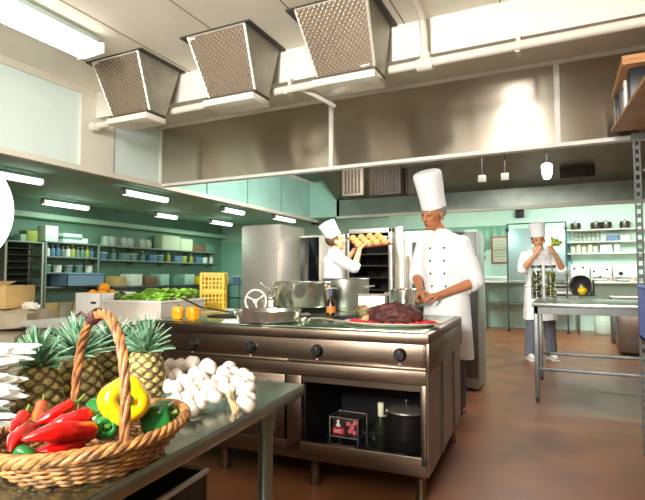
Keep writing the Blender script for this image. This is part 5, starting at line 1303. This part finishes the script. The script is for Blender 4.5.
MB().poly([(.04, .004, 1.84), (.07, .004, 1.84), (.34, .004, 2.06), (.31, .004, 2.06), (.04, .012, 1.84), (.07, .012, 1.84), (.34, .012, 2.06), (.31, .012, 2.06)], [(0, 1, 2, 3), (7, 6, 5, 4), (0, 1, 5, 4), (1, 2, 6, 5), (2, 3, 7, 6), (3, 0, 4, 7)]).build('brace', SLOT, t)
MB().bx(-.135, 1.26, -1.75, -.06, 2.10, 2.122, .003).build('wooden_shelf', WOOD, t)
MB().bx(.06, 1.24, -1.68, -.01, .74, .76, .003).build('lower_shelf', SLOT, t)
for (y, h, dd, ww, lab, mm) in ((3.66, .17, .15, .10, 'black file box at the far end of the wooden shelf', BLACK), (3.52, .165, .11, .10, 'dark grey file box beside the black one on the wooden shelf', mat('file_grey', (78, 78, 80), .5)), (3.39, .17, .10, .10, 'white ledger box on the wooden shelf', WHITEPL), (3.24, .175, .14, .10, 'black file box nearest the slotted post on the wooden shelf', BLACK)):
    t = thing('file_box', lab, 'box', (.335+ww+(3.66-y)*.07, y, 2.1225), 0, 'file boxes on the wooden shelf')
    MB().bx(-ww, ww, -dd/2, dd/2, 0, h, .004).build('box_body', mm, t); MB().bx(-ww-.003, -ww, -.02, .02, h*.72, h*.82).build('finger_hole', DARKMET, t)
t = thing('wooden_tray', 'upturned wooden tray lying on top of the file boxes', 'tray', (.515, 3.45, 2.1225+.1755)); m = MB(); m.bx(-.19, .2, -.34, .27, 0, .012, .002); m.bx(-.19, -.175, -.34, .27, .012, .05); m.bx(.185, .2, -.34, .27, .012, .05); m.build('tray_board', WOOD, t); MB().bx(-.175, .185, -.34, -.325, .012, .05).build('tray_end', WOOD, t)
t = thing('wooden_plank', 'bare wooden plank leaning up from the tray toward the ceiling', 'plank', (.50, 2.98, 2.1225)); t.rotation_euler = (R(-8), R(9), 0); MB().bx(-.1, .1, -.22, -.195, 0, .46, .002).build('plank_board', WOOD, t); MB().bx(-.1, .1, -.23, -.19, .44, .46).build('plank_batten', WOOD, t)
t = thing('blue_crate', 'blue plastic crate on the rack behind the slotted post', 'crate', (.695, 3.38, .7605)); m = MB()
m.bx(-.25, .25, .06, .42, 0, .012)
for x0, x1, y0, y1 in ((-.25, -.238, .06, .42), (.238, .25, .06, .42), (-.25, .25, .06, .072), (-.25, .25, .408, .42)): m.bx(x0, x1, y0, y1, 0, .32)
m.build('crate_body', mat('crate_blue', (92, 112, 190), .45), t); MB().tube([(-.25, .06, .32), (.25, .06, .32), (.25, .42, .32), (-.25, .42, .32)], .01, 8, True).build('rim', mat('crate_blue', (92, 112, 190)), t)
# ================================================================ STORAGE WALL
RACKM = mat('rack_grey', (140, 148, 138), .5, .4); RACKP = mat('rack_pale', (190, 188, 168), .5, .2)
def rack(lab, y0, y1, zt, levels, name='storage_rack', xw=-8.98, dep=.42, m=RACKM, pm=None):
    t = thing(name, lab, 'rack', (xw+dep/2, (y0+y1)/2, 0)); w, d = (y1-y0)/2, dep/2
    for sy in (-w, w):
        for sx in (-d+.02, d-.02): MB().bx(sx-.018, sx+.018, sy-.018, sy+.018, 0, zt, .003).build('upright', pm or m, t)
    for z in levels: MB().bx(-d, d, -w, w, z-.03, z, .003).build('shelf_board', m, t)
    return t
# tray rack
ya0, ya1 = 4.7, onX(44, 260, -8.56).y-.02
tr = rack('tall tray rack with dark trays at the storage wall, near the round glowing lamp', ya0, ya1, 1.77, (1.77,), 'tray_rack', pm=RACKP)
for k in range(13): MB().bx(-.2, .2, -(ya1-ya0)/2+.02, (ya1-ya0)/2-.02, .25+.115*k, .262+.115*k).build('tray_runner', mat('tray_brown', (78, 66, 54), .45, .5), tr)
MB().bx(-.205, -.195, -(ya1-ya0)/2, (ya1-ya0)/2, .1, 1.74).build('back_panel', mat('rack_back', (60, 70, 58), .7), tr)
MB().bx(-.2, .21, -.02, .02, .1, 1.75).build('divider', RACKP, tr)
# shelving bay
yb0, yb1 = ya1+.06, onX(99, 260, -8.56).y
rack('open grey shelving bay with bottles and a blue crate on the storage wall', yb0, yb1, 1.80, (.35, .95, 1.22, 1.52, 1.80))
sx = -8.72
GREYB = mat('bottle_grey', (128, 142, 138), .3); YELG = mat('yellow_green', (164, 174, 72), .5)
def yz(px, z): return onX(px, 250, sx).y
for px, s, lab in ((47, (.25, .26, .29), 'tall white carton on top of the shelving bay'), (68, (.26, .42, .17), 'wide white carton on top of the shelving bay'), (81, (.2, .16, .10), 'small pale carton at the end of the shelving bay top')):
    carton((sx, yz(px, 0), 1.801), s, mat('carton_white', (226, 238, 228), .6), lab, 'cartons on the shelving bay', stripe=TEALP if px == 68 else None)
for px, s, lab, mm in ((28, (.22, .2, .2), 'yellow green crate on top of the tray rack', YELG), (21, (.2, .16, .12), 'small green carton beside the yellow green crate on the tray rack', GREENC)): carton((sx, yz(px, 0), 1.771), s, mm, lab, 'cartons on the tray rack')
cols = [WHITEPL, BLUEP, BLUEP, GREYB, WHITEPL, YELG, GREYB, TEALP, YELG, BLUEP]
cn = ['white', 'blue', 'blue', 'grey', 'white', 'yellow', 'grey', 'teal', 'yellow', 'blue']
for k in range(10):
    y = yb0+.10+(yb1-yb0-.2)*k/9
    bottle((sx+.05, y, 1.521), .045, .2+.04*((k*7) % 3)/2, cols[k], WHITEPL, '%s bottle on the bottle shelf above the blue crate, %s from the tray rack' % (cn[k], nm[k]), 'bottles on the shelving bay')
for k in range(5):
    y = yb0+.12+(yb1-yb0-.24)*k/4
    tub((sx, y, 1.221), .08, .14, (TEALP, WHITEPL, GREYB, TEALP, WHITEPL)[k], WHITEPL, '%s lidded tub on the shelf under the bottles, %s from the tray rack' % (('teal', 'white', 'grey', 'teal', 'white')[k], nm[k]), 'tubs on the shelving bay')
t = thing('blue_storage_crate', 'large pale blue plastic crate on the shelving bay', 'crate', (sx+.1, (yb0+yb1)/2+.15, .951)); m = MB()
m.bx(-.24, .24, -.42, .42, 0, .012)
for a_ in ((-.24, -.228, -.42, .42), (.228, .24, -.42, .42), (-.24, .24, -.42, -.408), (-.24, .24, .408, .42)): m.bx(a_[0], a_[1], a_[2], a_[3], 0, .24)
m.build('crate_body', mat('crate_pale_blue', (122, 150, 178), .45), t); MB().tube([(-.24, -.42, .24), (.24, -.42, .24), (.24, .42, .24), (-.24, .42, .24)], .012, 8, True).build('rim', mat('crate_pale_blue', (128, 164, 206)), t)
for k in range(4):
    y = yb0+.15+(yb1-yb0-.3)*k/3; carton((sx, y, .351), (.3, .26, .3), (CARD, SACKM, CARD, WHITEPL)[k], '%s carton on the bottom shelf of the bay, %s from the tray rack' % (('tan', 'grey tan', 'tan', 'white')[k], nm[k]), 'cartons low on the shelving bay')
# long wall shelves and counter up to the door
yc0, yc1 = yb1+.08, 11.4
def wshelf(lab, z, y0, y1, dep=.36):
    t = thing('storage_shelf', lab, 'shelf', (-8.998, (y0+y1)/2, z), 0, 'long shelves on the storage wall'); w = (y1-y0)/2
    MB().bx(0, dep, -w, w, -.03, 0, .003).build('board', RACKM, t)
    for k in range(5):
        y = -w+.1+(2*w-.2)*k/4; MB().poly([(.004, y-.01, -.03), (.004, y-.01, -.11), (dep-.03, y-.01, -.03), (.004, y+.01, -.03), (.004, y+.01, -.11), (dep-.03, y+.01, -.03)], [(0, 1, 2), (5, 4, 3), (0, 1, 4, 3), (1, 2, 5, 4), (2, 0, 3, 5)]).build('bracket', RACKM, t)
wshelf('upper long grey shelf on the green storage wall', 1.80, yc0, yc1); wshelf('lower long grey shelf on the green storage wall', 1.50, yc0, yc1)
t = thing('storage_counter', 'long dark counter under the wall shelves on the storage side', 'counter', (-8.6, (yc0+yc1)/2, 0)); w = (yc1-yc0)/2
MB().bx(-.38, .38, -w, w, .90, .94, .004).build('worktop', STEEL_DULL, t); MB().bx(-.36, .30, -w+.01, w-.01, 0, .1).build('plinth', BLACK, t)
for k in range(5):
    y = -w+2*w*k/5; c_ = MB().bx(-.36, .34, y+.02, y+2*w/5-.02, .1, .9, .004).build('cupboard', mat('cupboard_dark', (66, 80, 70), .5), t); MB().bx(.34, .355, y+.3, y+.5, .8, .815).build('handle', CHROME, c_)
p_ = [(105, 'white'), (111, 'white'), (117, 'grey'), (123, 'white'), (129, 'white'), (135, 'grey'), (141, 'white'), (147, 'white')]
for k, (px, c) in enumerate(p_):
    y = onX(px, 245, -8.8).y; t = thing('metal_jug', '%s metal jug on the upper storage shelf, %s from the shelving bay' % (c, nm[k]), 'jug', (-8.8, y, 1.801), 0, 'jugs on the upper storage shelf')
    MB().lathe([(0, 0), (.09, 0), (.10, .02), (.085, .15), (.09, .2), (.083, .2), (.08, .16), (.09, .02), (0, .01)], n=18).build('jug_body', mat('jug_pale', (196, 210, 196), .35, .3) if c == 'white' else GREYB, t)
    MB().tube([(.085, 0, .17), (.14, 0, .15), (.13, 0, .06), (.095, 0, .04)], .008).build('jug_handle', STEEL, t)
yq = onX(158, 245, -8.8).y
for s, mm, lab in (((.28, .62, .34), mat('carton_cream', (214, 222, 190), .6), 'large cream carton on the upper storage shelf'), ((.26, .46, .30), mat('carton_cream', (214, 222, 190)), 'smaller cream carton on the upper storage shelf, beside the large one'), ((.26, .5, .16), mat('carton_brown', (124, 92, 66), .7), 'low brown carton on the upper storage shelf'), ((.26, .36, .2), TEALP, 'teal carton on the upper storage shelf'), ((.26, .32, .2), GREENC, 'pale green carton at the door end of the upper storage shelf')):
    if yq+s[1] > yc1: break
    carton((-8.8, yq+s[1]/2, 1.801), s, mm, lab, 'cartons on the upper storage shelf'); yq += s[1]+.03
q = random.Random(21)
for k in range(14):
    y = yc0+.2+(yc1-yc0-.4)*k/13; c = q.choice(['white', 'blue', 'grey', 'teal', 'yellow']); mm = dict(white=WHITEPL, blue=BLUEP, grey=GREYB, teal=TEALP, yellow=YELG)[c]; pos = 'on the lower storage shelf, %s from the shelving bay' % nm[k]
    if k % 3 == 1: bottle((-8.78, y, 1.501), .06, .23, mm, WHITEPL, '%s bottle %s' % (c, pos), 'things on the lower storage shelf')
    elif k % 3 == 2: carton((-8.8, y, 1.501), (.2, .24, .15), mm, '%s carton %s' % (c, pos), 'things on the lower storage shelf')
    else: tub((-8.8, y, 1.501), .1, .15, mm, WHITEPL, '%s tub %s' % (c, pos), 'things on the lower storage shelf')
for k, px in enumerate((106, 116, 127, 140, 152, 164, 176, 188, 200)):
    y = yc0+.3+(yc1-yc0-.6)*k/8; c, mm = [('tan', CARD), ('white', WHITEPL), ('brown', mat('carton_brown', (124, 92, 66))), ('pale green', GREENC), ('pale', TEALP), ('pale green', GREENC), ('yellow', YEL), ('grey', GREYB), ('white', WHITEPL)][k]
    carton((-8.5, y, .941), (.34, .26+.04*(k % 3), .20+.05*(k % 2)), mm, '%s box on the storage counter, %s from the shelving bay' % (c, nm[k]), 'boxes on the storage counter')
# trolley beside the door
p = onZ(232, 322, 0)
t = thing('service_trolley', 'dark service trolley near the teal door', 'trolley', (onY(232, 280, 10.6).x, 10.6, 0)); m = MB()
for x in (-.4, .4):
    for y in (-.25, .25): m.cyl((x, y, .1), (x, y, .95), .015, n=10)
m.build('frame', STEEL_DULL, t)
for z in (.25, .6, .93): MB().bx(-.42, .42, -.27, .27, z-.012, z, .003).build('shelf_board', DARKMET, t)
for x in (-.4, .4):
    for y in (-.25, .25): MB().lathe([(0, -.015), (.05, -.015), (.05, .015), (0, .015)], (x, y, .05), 14, (0, R(90), 0)).build('castor', BLACK, t)
for k, (dx, mm, c) in enumerate(((-.2, WHITEPL, 'white'), (.15, BLUEP, 'blue'))): tub((t.location.x+dx, 10.6, .931), .1, .22, mm, WHITEPL, '%s tub standing on the service trolley' % c, 'tubs on the trolley')

# ================================================================ CAMERA AND LIGHT
cam = bpy.data.cameras.new('Camera'); co = bpy.data.objects.new('Camera', cam); COL.objects.link(co)
cam.sensor_fit = 'HORIZONTAL'; cam.sensor_width = 36; cam.lens = F/645*36; cam.clip_start = .02
co.location = (0, 0, H); co.rotation_euler = (math.pi/2+PITCH, 0, YAW); SC.camera = co
def area(name, loc, target, size, power, col=(254, 252, 249), sy=None, spread=180):
    l = bpy.data.lights.new(name, 'AREA'); l.energy = power; l.size = size; l.color = lin(col)[:3]
    if sy: l.shape = 'RECTANGLE'; l.size_y = sy
    l.spread = R(spread)
    o = bpy.data.objects.new(name, l); COL.objects.link(o); o.location = loc
    o.rotation_euler = (Vector(target)-Vector(loc)).to_track_quat('-Z', 'Y').to_euler(); return o
area('studio_lamp', (-.66, -2.3, 2.45), (-1.2, 4.2, 1.25), .22, 74, sy=.8, spread=85)
area('bay_fill', (-1.0, -1.2, 2.75), (-1.0, -.6, 0), 1.8, 58, sy=1.2)  # added fill above and behind the viewer, no such fitting known
area('bay_ceiling_wash', (-.6, -.9, 1.7), (-1.3, 1.6, 3), 1.2, 62)  # added upward fill that brightens the ceiling, not a fitting
area('canopy_lamp_light', (-.4, 5.6, 2.6), (-.6, 5.3, 0), 1.6, 80, sy=1.2)
area('canopy_side_fill', (-2.1, 4.75, 2.4), (-3.5, 6.0, 1.2), .7, 55, sy=.5)  # added fill for fridge face and canopy panes, no lamp hangs here
area('far_fill', (.6, 9.8, 2.7), (.6, 10.6, .8), 1.6, 220, (250, 255, 246), 1.6)  # unseen light added to brighten the far wall
area('far_fill_middle', (-2.4, 9.6, 2.7), (-2.4, 10.4, .8), 1.6, 120, (236, 255, 242), 1.6)  # second unseen light added over the far area
for x, y in ((-6.3, 4.8), (-6.2, 8.4), (-8., 6.6), (-7.9, 10.2)):
    area('tube_lamp_light', (x, y, 2.42), (x, y, 0), .2, 24, (226, 255, 236), 1.2)
area('glazing_fill', (-1.2, .5, 2.3), (-3.79, 3.0, 2.45), .5, 7, spread=80)  # added light aimed at the frosted panes to brighten them
w = bpy.data.worlds.new('World'); SC.world = w; w.use_nodes = True
w.node_tree.nodes['Background'].inputs[0].default_value = lin((220, 225, 215)); w.node_tree.nodes['Background'].inputs[1].default_value = .15
vs = SC.view_settings; vs.view_transform = 'Standard'; vs.look = 'None'; vs.gamma = 1; vs.exposure = 0
try: vs.use_curve_mapping = False
except Exception: pass
